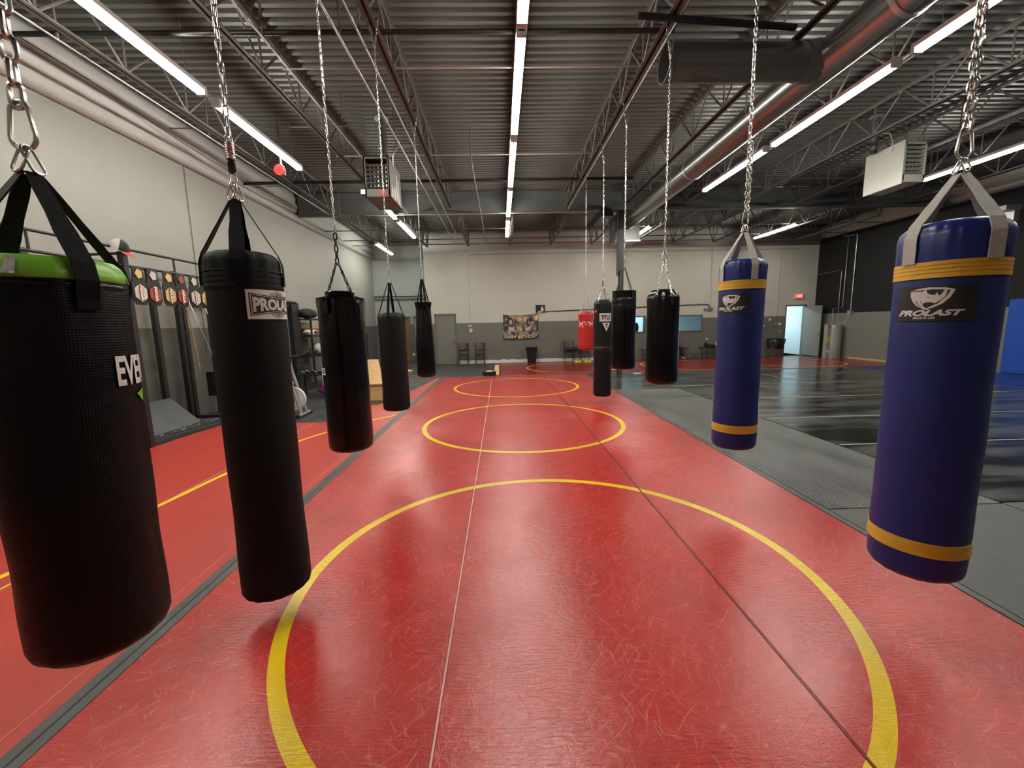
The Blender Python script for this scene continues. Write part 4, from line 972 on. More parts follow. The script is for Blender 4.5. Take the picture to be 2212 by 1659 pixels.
r3, A_3 = bag('punching_bag', 'black bag on bright chains with white writing down its right edge', 2.01, 5.13, .188, .825, 1.985, 'vinyl',
    dict(top='slope', tr=.095, br=.06, wr=.009, wk=8, wdep=.45, hang='chain', ang=(-24, 30, 152, -150), apex=2.33, sw=.045, sm='canvas', cl=(.055, .026, .0045), cl2=(.046, .022, .0042), carab=(.12, .05, .006), chz=4.93, split=.38))
fl = Flat(); fl.text('EVERLAST', 0, 0, .62, .055, bold=.03)
fl.v = [(v, -u) for u, v in fl.v]
fl.build('lettering', 'white_print', on_cyl(2.01, 5.13, .194, A_3 + math.radians(76), 1.72), r3, .012)
r4, A_4 = bag('punching_bag', 'black bag wrapped in shiny tape near its top, hanging in front of the column', 2.01, 6.78, .188, .84, 2.10, 'vinyl',
    dict(top='lip', tr=.03, br=.05, wr=.006, wk=8, wdep=.3, hang='chain', ang=(-40, 48, 140, -130), apex=2.47, sw=.06, sm='canvas', cl=(.055, .026, .0045), cl2=(.046, .02, .0034), chm2='chain_dark', chz=4.93, split=.38))
MB().lathe([(.192, 1.80), (.1945, 1.81), (.1945, 1.89), (.193, 1.90), (.195, 1.905), (.195, 1.975), (.192, 1.985)], 64, (2.01, 6.78, 0), lambda r, z, a: .0015 * math.sin(9 * a + 30 * z)).build('tape_wrap', 'bag_film', r4, smooth=.6)
r5, A_5 = bag('punching_bag', 'long dark grey bag with a white badge and triangle, hanging low over the mat', 2.01, 8.18, .173, .145, 2.045, 'canvas_grey',
    dict(top='slope', tr=.08, br=.05, wr=.006, wk=10, hang='chain', ang=(-32, 62, 150, -118), apex=2.30, sw=.05, sm='canvas', cl=(.060, .03, .0052), cl2=(.055, .028, .005), chz=4.93, split=.38, mid=(.10, .06, .03, .006)))
pc = lambda e, da, z: on_cyl(2.01, 8.18, .1775 + e, A_5 + math.radians(da), z)
pt = Flat().rect(0, 0, .25, .158).build('brand_badge', 'cream_print', pc(0, -20, 1.625), r5, .015)
fr = Flat()
for a in ((.014, .014, .236, .018), (.014, .14, .236, .144), (.014, .014, .018, .144), (.232, .014, .236, .144)): fr.rect(*a)
fr.text('TITLE', .03, .035, .19, .088, bold=.06); fr.build('lettering', 'black_print', pc(.001, -20, 1.625), pt, .015)
tr_ = Flat().poly([(0, .165), (.165, .165), (.0825, 0)]).build('brand_triangle', 'cream_print', pc(0, -2, 1.435), r5, .015)
Flat().text('T', .052, .062, .06, .085, bold=.05).build('lettering', 'black_print', pc(.001, -2, 1.435), tr_, .015)
Flat().rect(0, 0, .055, .045).build('sticker', 'red_sticker', pc(.0, -58, 1.80), r5, .015)
mb = MB().lathe([(.1755, 1.04), (.178, 1.045), (.178, 1.135), (.1755, 1.14)], 64, (2.01, 8.18, 0)); mb.build('tape_band', 'blackpipe', r5, smooth=.6)
r6, A_6 = bag('punching_bag', 'short bright red bag with white logos and stars, last in the right row', 2.01, 9.80, .175, .975, 1.87, 'red_bag',
    dict(top='slope', tr=.06, br=.05, wr=.005, wk=9, ang=(-50, 35, 125, -140), apex=2.20, sw=.018, zend=1.80, sm='nylon_grey', ring=None, cl=(.05, .02, .004), chz=4.93, split=.0, mid=(.14, .05, .03, .004), midm='chain'))
pc = lambda e, da, z: on_cyl(2.01, 9.80, .181 + e, A_6 + math.radians(da), z)
for da in (-56, 24):
    lg = Flat()
    for a in ((0, 0, .12, .008), (0, .115, .03, .125), (.09, .115, .12, .125), (0, 0, .006, .03), (.114, 0, .12, .03)): lg.rect(*a)
    lg.text('EVERLAST', .006, .04, .108, .06, bold=.04, fn=lambda u, v: (u, .07 + (v - .07) * (.7 + 1.0 * abs(u - .06) / .06)))
    lg.build('lettering', 'white_print', pc(0, da, 1.515), r6, .015)
def star(cx, cy, r): return [(cx + (r if k % 2 == 0 else r * .42) * math.sin(k * PI / 5), cy + (r if k % 2 == 0 else r * .42) * math.cos(k * PI / 5)) for k in range(10)]
Flat().poly(star(.02, .09, .022)).poly(star(.09, .09, .022)).poly(star(.055, .04, .022)).build('star_print', 'white_print', pc(0, -14, 1.53), r6, .015)

# ------------------------------------------------------------------ back wall: doors, windows, poster and fittings
d1 = thing('door_1', None, None, (-2.36, 18.0, FZ)); d1['kind'] = 'structure'
MB().b2((-2.82, 17.985, FZ), (-2.77, 18.15, 2.13)).b2((-1.95, 17.985, FZ), (-1.90, 18.15, 2.13)).b2((-2.82, 17.985, 2.07), (-1.90, 18.15, 2.13)).build('door_frame', 'frame_grey', d1)
MB().b2((-2.77, 18.03, FZ + .01), (-1.95, 18.075, 2.07)).build('door_leaf', 'door_grey', d1)
MB().cyl((-2.02, 18.03, .93), (-2.02, 17.97, .93), .03, 16).tube([(-2.02, 17.975, .93), (-2.13, 17.97, .93)], .012, 8).build('door_handle', 'chrome', d1, smooth=SM)
for i, (a, b, m, nm_) in enumerate(((-5.12, -4.28, 'door_brown', 'door_2'), (-4.12, -3.36, 'heater_white', 'door_3'))):
    dn = thing(nm_, None, None, ((a + b) / 2, 20, FZ)); dn['kind'] = 'structure'
    MB().b2((a, 19.98, FZ), (a + .05, 20.15, 2.1)).b2((b - .05, 19.98, FZ), (b, 20.15, 2.1)).b2((a, 19.98, 2.05), (b, 20.15, 2.1)).build('door_frame', 'frame_grey', dn)
    MB().b2((a + .05, 20.03, FZ + .01), (b - .05, 20.07, 2.05)).build('door_leaf', m, dn)
    MB().cyl((b - .12, 20.03, .95), (b - .12, 19.97, .95), .028, 12).build('door_handle', 'chrome', dn, smooth=SM)
d4 = thing('door_4', None, None, (12.9, 18.0, FZ)); d4['kind'] = 'structure'
MB().b2((12.45, 17.985, FZ), (12.50, 18.15, 2.19)).b2((13.32, 17.985, FZ), (13.37, 18.15, 2.19)).b2((12.45, 17.985, 2.13), (13.37, 18.15, 2.19)).build('door_frame', 'frame_grey', d4)
rl = Matrix.Rotation(math.radians(-84), 3, 'Z')
MB().box(Vector((13.33, 17.98, 1.06)) + rl @ Vector((.42, 0, 0)), (.84, .045, 2.12), rl).build('door_leaf', 'door_grey', d4)
hp = Vector((13.33, 17.98, .98)) + rl @ Vector((.76, -.03, 0))
MB().tube([hp, hp + Vector((-.06, 0, 0)), hp + Vector((-.06, .1, 0))], .013, 8).cyl(hp, hp + Vector((-.02, 0, 0)), .03, 14).build('door_handle', 'chrome', d4, smooth=SM)
def window(name, x0, x1, z0, z1):
    t = thing(name, None, None, ((x0 + x1) / 2, 18.0, z0)); t['kind'] = 'structure'; f = .055
    MB().b2((x0, 17.98, z0), (x1, 18.16, z0 + f)).b2((x0, 17.98, z1 - f), (x1, 18.16, z1)).b2((x0, 17.98, z0 + f), (x0 + f, 18.16, z1 - f)).b2((x1 - f, 17.98, z0 + f), (x1, 18.16, z1 - f)).build('window_frame', 'frame_grey', t)
    MB().b2((x0 + f, 18.06, z0 + f), (x1 - f, 18.068, z1 - f)).build('pane', 'glass', t)
window('window_1', 5.0, 6.30, 1.13, 1.86); window('window_2', 7.30, 8.80, 1.13, 1.86)
# lit office rooms behind windows and the open door
struct(MB().b2((4.6, 18.16, FZ - .1), (13.75, 21.2, FZ)), 'floor_office', 'grey_mat')
struct(MB().b2((4.6, 21.0, FZ), (13.75, 21.15, 2.7)), 'wall_office_back', 'white_paint')
struct(MB().b2((4.45, 18.16, FZ), (4.6, 21.15, 2.7)), 'wall_office_left', 'white_paint')
struct(MB().b2((13.6, 18.16, FZ), (13.75, 21.15, 2.7)), 'wall_office_right', 'white_paint')
struct(MB().b2((10.6, 18.16, FZ), (10.72, 21.0, 2.7)), 'wall_office_middle', 'white_paint')
struct(MB().b2((12.95, 20.0, FZ), (13.1, 21.0, 2.7)), 'wall_office_jamb', 'white_base')
struct(MB().b2((4.45, 18.16, 2.7), (13.75, 21.15, 2.8)), 'ceiling_office', 'white_paint')
for x, l in ((6.6, 'square lit ceiling panel in the office behind the windows'), (12.0, 'square lit ceiling panel in the room behind the open door')):
    pn = thing('ceiling_panel_light', l, 'light', (x, 19.6, 2.66))
    MB().b2((x - .62, 19.28, 2.67), (x + .62, 19.92, 2.7)).build('panel_frame', 'white_metal', pn)
    pm = mat('lit office panel', (1, 1, 1), emit=(.72, .92, 1.0), es=15.0); MB().b2((x - .58, 19.32, 2.664), (x + .58, 19.88, 2.67)).build('panel_diffuser', pm, pn)
oc = thing('office_chair', 'dark office chair back seen through the left window', 'chair', (6.05, 18.9, FZ))
MB().lathe([(.03, 0), (.2, .05), (.24, .3), (.2, .5), (.05, .55)], 20, (6.05, 18.9, 1.05)).build('backrest', 'cloth_dark', oc, smooth=1.0)
MB().lathe([(.05, 0), (.25, .02), (.25, .1), (.05, .12)], 20, (6.0, 18.8, .5)).build('seat', 'cloth_dark', oc, smooth=1.0)
mb = MB().cyl((6.0, 18.8, FZ + .08), (6.0, 18.8, .5), .03, 10).tube([(6.05, 18.85, .55), (6.1, 19.0, .8), (6.06, 18.95, 1.1)], .02, 8)
for k in range(5): mb.tube([(6.0, 18.8, .07), (6.0 + .3 * math.cos(k * 1.257), 18.8 + .3 * math.sin(k * 1.257), .0)], .02, 6)
mb.build('base', 'black_plastic', oc, smooth=SM)

# poster: generic fantasy scene in the same colours
po = thing('birthday_banner', 'dark fantasy style banner reading HAPPY BIRTHDAY taped to the back wall', 'banner', (.87, 17.99, .95))
def sag(u, v):
    x = (u - .76) / .76; return (.11 + u, 17.985 - .008 * math.sin(u * 9), .97 + v + (.05 * x * x * (1 if v > .5 else -.0)) + (-.045 * (1 - x * x) if v < .2 else 0) + .02 * u)
def pmat():
    m = mat('banner print', (.2, .15, .1), .5); nt = m.node_tree; L = nt.links; b = nt.nodes['Principled BSDF']
    geo = nod(nt, 'ShaderNodeNewGeometry'); n = nod(nt, 'ShaderNodeTexNoise'); n.inputs['Scale'].default_value = 3.2; n.inputs['Detail'].default_value = 7; n.inputs['Distortion'].default_value = 1.8
    L.new(geo.outputs['Position'], n.inputs['Vector']); r = nod(nt, 'ShaderNodeValToRGB'); e = r.color_ramp.elements
    e[0].position = .36; e[0].color = (.012, .014, .018, 1); e[1].position = .72; e[1].color = (.62, .36, .13, 1)
    for p, c in ((.45, (.05, .06, .07, 1)), (.52, (.20, .12, .07, 1)), (.58, (.36, .34, .30, 1)), (.64, (.30, .15, .06, 1))):
        q = e.new(p); q.color = c
    L.new(n.outputs[0], r.inputs[0]); L.new(r.outputs[0], b.inputs['Base Color']); return m
M['banner'] = pmat()
g_ = Flat()
for i in range(24):
    for j in range(6): g_.rect(1.52 * i / 24, .16 + .86 * j / 6, 1.52 * (i + 1) / 24, .16 + .86 * (j + 1) / 6)
g_.build('banner_picture', 'banner', sag, po, slice_=False)
g_ = Flat()
for i in range(24): g_.rect(1.52 * i / 24, .0, 1.52 * (i + 1) / 24, .16)
g_.build('banner_foot', 'black_print', sag, po, slice_=False)
M['banner_skin'] = mat('banner warm tone', (.55, .34, .18), .5); M['banner_pale'] = mat('banner pale grey', (.42, .44, .42), .5); M['banner_glow'] = mat('banner yellow', (.85, .60, .22), .5)
sagf = lambda u, v: (sag(u, v)[0], sag(u, v)[1] - .004, sag(u, v)[2])
def oval(cx, cy, a, b, n=18): return [(cx + a * math.cos(2 * PI * k / n), cy + b * math.sin(2 * PI * k / n)) for k in range(n)]
Flat().poly(oval(.33, .72, .055, .11)).poly(oval(.72, .86, .09, .10)).poly(oval(.95, .85, .09, .10)).poly(oval(1.27, .66, .045, .07)).build('painted_shape', 'banner_skin', sagf, po, slice_=False)
Flat().poly(oval(.30, .86, .10, .06)).poly(oval(1.25, .74, .07, .05)).poly(oval(.22, .72, .045, .14)).build('painted_shape', 'black_print', lambda u, v: (sag(u, v)[0], sag(u, v)[1] - .003, sag(u, v)[2]), po, slice_=False)
Flat().poly([(.2, .42), (.3, .52), (.45, .5), (.5, .4), (.35, .36)]).poly([(.62, .5), (.72, .38), (.66, .52)]).poly([(.70, .42), (.80, .36), (.76, .52), (.72, .44)]).ring(1.0, .30, .05, .062).poly([(.92, .46), (1.1, .5), (1.25, .62), (1.16, .4), (1.0, .34)]).build('painted_shape', 'banner_pale', lambda u, v: (sag(u, v)[0], sag(u, v)[1] - .006, sag(u, v)[2]), po, slice_=False)
Flat().poly([(1.36, .78), (1.48, .72), (1.50, .98), (1.42, .96)]).build('painted_shape', 'banner_glow', sagf, po, slice_=False)
Flat().text('HAPPY BIRTHDAY', .05, .045, 1.42, .125, bold=.012).build('lettering', 'banner_glow', lambda u, v: (sag(u, v)[0], sag(u, v)[1] - .006, .985 + v + (-.045 * (1 - ((u - .76) / .76) ** 2)) + .02 * u), po, slice_=False)
mb = MB()
for x, z in ((.12, .93), (1.60, .97)): mb.box((x, 17.975, z + .01), (.09, .006, .04), Matrix.Rotation(.6, 3, 'Y')).box((x, 17.972, z + .01), (.09, .006, .04), Matrix.Rotation(-.6, 3, 'Y'))
mb.build('tape_tab', 'blue_tape', po)
fr_ = thing('framed_picture', 'small black framed picture of a figure high on the back wall right of the banner', 'picture', (1.73, 17.98, 2.08))
MB().b2((1.53, 17.955, 2.10), (1.92, 17.998, 2.42)).build('picture_frame', 'black_plastic', fr_, bevel=.006)
Flat().poly(oval(.27, .20, .03, .035)).poly([(.22, .02), (.32, .02), (.33, .16), (.21, .16)]).build('picture_print', 'cream_print', on_y(1.53, 17.952, 2.12), fr_, slice_=False)
def wallbox(label, x, z, w_, h_, m='plate_off', dp=.03, y=18.0, name='wall_plate', cat='wall plate'):
    return tag(MB().b2((x - w_ / 2, y - dp, z - h_ / 2), (x + w_ / 2, y - .0005, z + h_ / 2)).build(name, m, bevel=.004), label, cat)
o = wallbox('upper white thermostat beside the grey door', -1.31, 1.60, .13, .10, name='thermostat', cat='thermostat')
Flat().rect(0, 0, .045, .03).build('thermostat_screen', 'black_print', on_y(-1.34, 17.968, 1.59), o, slice_=False)
wallbox('lower white control box under the thermostat beside the grey door', -1.28, 1.40, .13, .15, name='control_box', cat='control box')
pipe('wall_conduit', [(-1.55, 17.95, 4.75), (-1.32, 17.97, 4.60), (-1.32, 17.985, 4.5), (-1.29, 17.985, 1.66)], .012, 'wall_b', 'thin painted conduit running down the back wall to the thermostat', 'conduit')
cp = thing('wall_conduit', 'black conduit running level along the back wall behind the right bags', 'conduit', (5, 17.97, 2.1))
MB().tube([(1.80, 17.975, 2.13), (8.75, 17.975, 2.30), (9.0, 17.975, 2.28), (9.06, 17.975, 2.2), (9.08, 17.975, 2.12)], .018, 8).build('conduit_pipe', 'blackpipe', cp, smooth=SM)
MB().b2((1.62, 17.95, 2.05), (1.76, 17.999, 2.17)).build('junction_box', 'galv', cp, bevel=.004)
MB().b2((9.0, 17.93, 2.02), (9.2, 17.999, 2.14)).b2((8.82, 17.94, 2.03), (8.94, 17.999, 2.13)).build('junction_box', 'galv', cp, bevel=.004)
pipe('wall_conduit', [(9.1, 17.98, 4.7), (9.12, 17.98, 2.15)], .012, 'wall_b', 'thin painted conduit down the back wall above the second blue bag', 'conduit')
pipe('wall_conduit', [(11.9, 17.98, 4.55), (12.05, 17.98, 4.5), (12.05, 17.98, 1.45)], .012, 'wall_b', 'thin painted conduit down the back wall left of the exit sign', 'conduit')
wallbox('square grey outlet box at the foot of the thin conduit near the open door', 12.04, 1.38, .12, .12, 'galv')
wallbox('small off white switch plate highest beside the open door', 11.78, 1.58, .08, .12)
wallbox('off white switch plate nearest the open door', 12.22, 1.38, .13, .11)
o = wallbox('off white phone socket with a black plug left of the open door', 11.55, 1.33, .08, .12); MB().cyl((11.56, 17.97, 1.36), (11.56, 17.93, 1.36), .03, 10).build('plug', 'black_plastic', o)
wallbox('small round white button low beside the open door', 12.25, 1.05, .05, .05)
wallbox('white socket plate above the bench behind the second blue bag', 9.02, .80, .07, .11)
wallbox('small white socket plate low in the nook beside the brown door', -4.2, .30, .12, .12, y=20.0)
ex_ = thing('exit_sign', 'lit red exit sign above the open door', 'sign', (12.98, 17.95, 2.45))
MB().b2((12.78, 17.93, 2.45), (13.16, 17.998, 2.67)).build('sign_housing', 'plate_off', ex_, bevel=.006)
Flat().rect(0, 0, .32, .17).build('sign_face', 'exit', on_y(12.82, 17.926, 2.475), ex_, slice_=False)
Flat().text('EXIT', .04, .03, .24, .11, bold=.03).build('lettering', 'exit_txt', on_y(12.82, 17.922, 2.475), ex_, slice_=False)
for i, z in enumerate((3.04, 2.90)): pipe('nook_pipe', [(-5.88, 19.93, z), (-3.2, 19.93, z)], .022, 'blackpipe', ('upper' if i == 0 else 'lower') + ' black pipe running level across the nook wall', 'pipe')

# ------------------------------------------------------------------ right wall: water heater, pipes, pads
wh = thing('water_heater', 'grey cylindrical water heater with yellow label in the back right corner', 'water heater', (13.38, 16.45, FZ))
MB().lathe([(.02, 0), (.27, 0), (.29, .02), (.29, 1.30), (.27, 1.36), (.02, 1.38)], 36, (13.40, 16.45, FZ)).build('tank', 'heater_grey', wh, smooth=SM)
MB().b2((13.02, 16.27, FZ), (13.16, 16.45, 1.34)).b2((13.07, 16.45, .05), (13.2, 16.5, 1.3)).build('control_panel', 'heater_grey', wh, bevel=.004)
mb = Flat()
Flat().rect(0, 0, .12, .2).build('energy_label', 'yellow_label', on_y(13.03, 16.266, .66), wh, slice_=False)
Flat().rect(0, 0, .12, .1).build('paper_label', 'white_print', on_y(13.03, 16.266, .22), wh, slice_=False)
Flat().rect(0, 0, .08, .035).build('warning_label', 'red_sticker', on_y(13.08, 16.266, 1.20), wh, slice_=False)
Flat().rect(0, 0, .05, .04).rect(.0, .1, .06, .15).build('paper_label', 'white_print', on_y(13.2, 16.22, 1.05), wh, slice_=False)
MB().tube([(13.28, 16.4, 1.34), (13.28, 16.4, 1.95), (13.45, 16.4, 1.98), (13.66, 16.45, 2.0)], .012, 8).tube([(13.5, 16.4, 1.34), (13.5, 16.4, 1.9), (13.66, 16.6, 1.95)], .012, 8).build('copper_pipe', 'galv', wh, smooth=SM)
M['copper'] = mat('copper pipe', (.42, .34, .29), .3, metal=1)
for i, (y, z0_, z1_, l) in enumerate(((16.45, 2.0, 4.75, 'tall copper pipe on the black wall above the water heater'), (16.65, 2.05, 3.42, 'short copper pipe on the black wall bending toward the back corner'), (16.05, 1.84, 4.70, 'bright steel conduit on the black wall above the water heater'))):
    pts = [(13.70, y, z0_), (13.70, y, z1_)]
    if i == 1: pts += [(13.70, y + .08, z1_ + .06), (13.70, 17.95, z1_ + .02)]
    else: pts += [(13.70, y + .06, z1_ + .05), (13.70, y + (.5 if i else .3), z1_ + .05)]
    pipe('wall_pipe', pts, .016, 'copper' if i < 2 else 'galv', l)
jb = MB().b2((13.62, 15.97, 1.72), (13.749, 16.13, 1.86)).build('junction_box', 'galv', bevel=.005); tag(jb, 'grey junction box on the right wall below the bright conduit', 'junction box')
pipe('flex_cable', smooth_pts([(13.66, 16.05, 1.72), (13.64, 16.05, 1.58), (13.6, 16.15, 1.44), (13.45, 16.3, 1.36)]), .01, 'galv', 'curved flexible cable from the junction box to the water heater', 'cable')
for k in range(5):
    y1_ = 10.95 - k * 1.22
    p = thing('wall_pad', 'bright blue padded wall panel on the right wall, ' + ('farthest from the camera' if k == 0 else '%s from the far end' % ordn[k]), 'wall pad', (13.71, y1_ - .6, 0), 0, 'blue wall pads')
    MB().b2((13.68, y1_ - 1.2, .012), (13.748, y1_, 1.98)).build('pad_cover', 'blue_pad', p, bevel=.02, smooth=SM)
rt = MB().b2((13.3, 11.0, 4.30), (13.745, 11.35, 4.42)).b2((13.6, 11.05, 4.0), (13.745, 11.3, 4.3)); tag(rt.build('wall_bracket', 'galv'), 'metal bracket high on the black right wall behind the near blue bag', 'bracket')

# ------------------------------------------------------------------ chairs, bins, benches along the back wall
def make_chair(label, loc, rz):
    t = thing('side_chair', label, 'chair', loc, rz, 'dark wooden chairs along the back wall')
    L_ = dict(parent=t, local=True)
    s = MB(); s.box((0, 0, .45), (.42, .42, .05)); s.build('seat', 'seat_pad', bevel=.015, **L_)
    MB().box((0, .0, .415), (.40, .40, .03)).build('seat_rail', 'wood_dark', **L_)
    for sx in (-1, 1):
        MB().tube([(sx * .18, -.19, 0), (sx * .19, -.18, .42)], [.013, .018], 8).build('leg', 'wood_dark', smooth=SM, **L_)
        MB().tube([(sx * .19, .24, 0), (sx * .19, .19, .43), (sx * .19, .20, .6), (sx * .18, .24, .90)], [.013, .018, .018, .014], 8).build('leg', 'wood_dark', smooth=SM, **L_)
    bk = MB(); vs = []; fs = []; n = 10
    for j, z in enumerate((.62, .90)):
        for i in range(n + 1):
            a = -1 + 2 * i / n; w_ = .195 + .015 * j
            for dy in (0, .014): vs.append((a * w_, .205 + .05 * j - .045 * (1 - a * a) * -1 + dy, z + .01 * (1 - a * a) * j))
    m_ = (n + 1) * 2
    for i in range(n): a = i * 2; fs += [(a, a + 2, m_ + a + 2, m_ + a), (a + 1, m_ + a + 1, m_ + a + 3, a + 3), (m_ + a, m_ + a + 2, m_ + a + 3, m_ + a + 1), (a, a + 1, a + 3, a + 2)]
    fs += [(0, m_, m_ + 1, 1), (2 * n, 2 * n + 1, m_ + 2 * n + 1, m_ + 2 * n)]
    bk.add(vs, fs).build('backrest', 'wood_dark', smooth=.8, **L_)
    return t
ch = make_chair('dark wooden chair against the back wall right beside the grey door', (-1.60, 17.62, FZ), 0)
copy_tree(ch, 'dark wooden chair against the back wall, second from the grey door', (-.90, 17.62, FZ))
copy_tree(ch, 'dark wooden chair with a black jacket on its seat, left of the red bag', (2.90, 17.62, FZ))
copy_tree(ch, 'dark wooden chair half hidden behind the red bag', (3.58, 17.62, FZ))
tag(MB().blob((3.06, 17.5, .52), (.33, .22, .10), 5, .28).build('jacket', 'cloth_dark', smooth=1.5), 'crumpled black jacket heaped over the chair seat left of the red bag', 'jacket')
for k, (x, y, sl) in enumerate(((3.05, 17.25, 'leftmost yellow and white shoe in front of the jacket chair'), (3.20, 17.28, 'yellow and white shoe, right one of the pair before the jacket chair'), (3.45, 17.22, 'yellow and white shoe, left one of the pair below the red bag'), (3.6, 17.26, 'rightmost yellow and white shoe below the red bag'))):
    s = MB().extr([(0, 0), (.26, 0), (.26, .03), (.18, .06), (.1, .09), (.0, .10)], lambda u, v, d_: (x + u * .25 + d_, y - u, FZ + v), .09).build('wrestling_shoe', 'yellow_label', bevel=.01)
    tag(s, sl, 'shoe', 'shoes under the chairs')
tb_ = thing('trash_bin', 'tall black tapered bin standing against the back wall below the banner', 'bin', (1.30, 17.72, FZ))
def tapered(z0, z1, w0, w1, d0_, d1_, c):
    vs = [];
    for z, w_, dd_ in ((z0, w0, d0_), (z1, w1, d1_)): vs += [(c[0] + sx * w_ / 2, c[1] + sy * dd_ / 2, z) for sx, sy in ((-1, -1), (1, -1), (1, 1), (-1, 1))]
    return MB().add(vs, [(3, 2, 1, 0), (4, 5, 6, 7), (0, 1, 5, 4), (1, 2, 6, 5), (2, 3, 7, 6), (3, 0, 4, 7)])
tapered(FZ, .60, .34, .44, .26, .36, (1.30, 17.72)).build('bin_body', 'black_plastic', tb_, bevel=.02)
MB().b2((1.055, 17.52, .56), (1.545, 17.92, .64)).build('bin_rim', 'bag_film', tb_, bevel=.015)
bk = thing('floor_tub', 'low black tub on the floor beside the corner of the far mat', 'tub', (-.36, 13.05, FZ))
tapered(FZ, .13, .38, .46, .22, .28, (-.40, 13.25)).build('tub_body', 'black_plastic', bk, bevel=.01)
MB().blob((-.40, 13.22, .14), (.12, .08, .02), 3, .1).build('tub_content', 'cloth_white', bk, smooth=1.5)
tag(MB().b2((4.12, 12.72, 0), (4.38, 12.85, .012)).build('folded_cloth', 'cloth_white', bevel=.004), 'small white folded cloth on the black mat near the column foot', 'cloth')
def bench(label, x0, x1):
    t = thing('folding_bench', label, 'bench', ((x0 + x1) / 2, 17.55, 0), 0, 'low folding benches along the back wall')
    MB().b2((x0, 17.32, .42), (x1, 17.85, .46)).build('bench_top', 'plate_off' if False else 'seat_pad', t, bevel=.01)
    for xx in (x0 + .18, x1 - .18):
        MB().tube([(xx, 17.38, .42), (xx, 17.38, FZ if False else 0.0), ], .014, 8).tube([(xx, 17.8, .42), (xx, 17.8, FZ)], .014, 8).tube([(xx, 17.38, .2), (xx, 17.8, .2)], .01, 8).build('leg', 'black_metal', t, smooth=SM)
    return t
bench('low grey topped bench behind the large black bag of the right row', 5.95, 7.95)
bench('low grey topped bench left of the second blue bag carrying a black bundle', 8.55, 10.3)
sh = thing('black_shoes', 'pile of black shoes on the bench left of the second blue bag', 'shoes', (8.95, 17.5, .46))
MB().blob((8.95, 17.55, .52), (.24, .12, .07), 8, .25).build('shoe_pile', 'cloth_dark', sh, smooth=1.5); MB().extr([(0, 0), (.1, 0), (.1, .16), (.03, .22), (0, .1)], lambda u, v, d_: (8.72 + u, 17.5 + d_, .46 + v), .1).build('shoe', 'black_plastic', sh, bevel=.015)
wb_ = thing('water_bottle', 'white water bottle standing on the bench left of the second blue bag', 'bottle', (9.22, 17.55, .46))
MB().lathe([(.01, 0), (.035, 0), (.035, .17), (.018, .21), (.018, .24), (.005, .24)], 16, (9.22, 17.55, .46)).build('bottle_body', 'galv', wb_, smooth=SM)
MB().cyl((9.22, 17.55, .70), (9.22, 17.55, .73), .02, 12).build('bottle_cap', 'white_print', wb_)
tr2 = thing('trash_can', 'brown bin with a black liner hanging over its rim, left of the open door', 'bin', (11.85, 17.6, FZ))
tapered(FZ, .45, .46, .52, .36, .42, (11.85, 17.60)).build('bin_body', 'brown_bin', tr2, bevel=.02)
MB().lathe([(.28, .36), (.31, .42), (.33, .55), (.34, .72), (.32, .76), (.25, .74), (.05, .66)], 24, (11.85, 17.60, 0), lambda r, z, a: (.02 * math.sin(7 * a + 9 * z) + .012 * math.sin(13 * a)) if r > .2 else 0).build('bin_liner', 'bag_film', tr2, smooth=.8)

# ------------------------------------------------------------------ person sitting on the bench behind the large black bag
def skin_body(name, joints, edges, m, parent, root=0, sub=2):
    me = bpy.data.meshes.new(name); me.from_pydata([j[:3] for j in joints], edges, [])
    o = bpy.data.objects.new(name, me); COL.objects.link(o); o.parent = parent
    sk = o.modifiers.new('skin', 'SKIN'); sk.use_smooth_shade = True
    lay = me.skin_vertices[0] if me.skin_vertices else None
    if lay is None:
        bm = bmesh.new(); bm.from_mesh(me); bm.verts.layers.skin.verify(); bm.to_mesh(me); bm.free(); lay = me.skin_vertices[0]
    for i, j in enumerate(joints):
        rd = j[3]; lay.data[i].radius = rd if isinstance(rd, tuple) else (rd, rd); lay.data[i].use_root = (i == root)
    ss = o.modifiers.new('sub', 'SUBSURF'); ss.levels = sub; ss.render_levels = sub
    me.materials.append(M[m]); return o
pe = thing('person', 'person in dark clothes and flip flops sitting on a bench behind a black bag', 'person', (7.25, 17.5, 0))
# local coordinates: x to the right, y toward the wall, facing -y
J = [(0, .02, .50, .13), (0, .03, .68, (.13, .10)), (0, .02, .85, (.16, .11)), (0, .0, .98, (.12, .085)), (0, -.03, 1.06, .05), (0, -.04, 1.12, .05), (0, -.05, 1.20, (.072, .088)), (0, -.05, 1.28, (.06, .075)),
     (-.10, -.05, .50, .095), (-.14, -.42, .50, .065), (-.13, -.40, .27, .055), (-.13, -.38, .09, .038), (-.13, -.46, .04, .036), (-.13, -.56, .025, .026),
     (.11, -.05, .50, .095), (.24, -.40, .50, .065), (.33, -.30, .27, .055), (.40, -.22, .09, .036), (.46, -.27, .045, .034), (.53, -.33, .03, .026),
     (-.19, .0, .95, .06), (-.26, -.06, .72, .043), (-.17, -.28, .60, .034), (-.14, -.33, .585, .03),
     (.19, .0, .95, .06), (.26, -.06, .72, .043), (.17, -.28, .60, .034), (.15, -.33, .585, .03)]
E_ = [(0, 1), (1, 2), (2, 3), (3, 4), (4, 5), (5, 6), (6, 7), (0, 8), (8, 9), (9, 10), (10, 11), (11, 12), (12, 13), (0, 14), (14, 15), (15, 16), (16, 17), (17, 18), (18, 19), (3, 20), (20, 21), (21, 22), (22, 23), (3, 24), (24, 25), (25, 26), (26, 27)]
skin_body('body', J, E_, 'skin', pe)
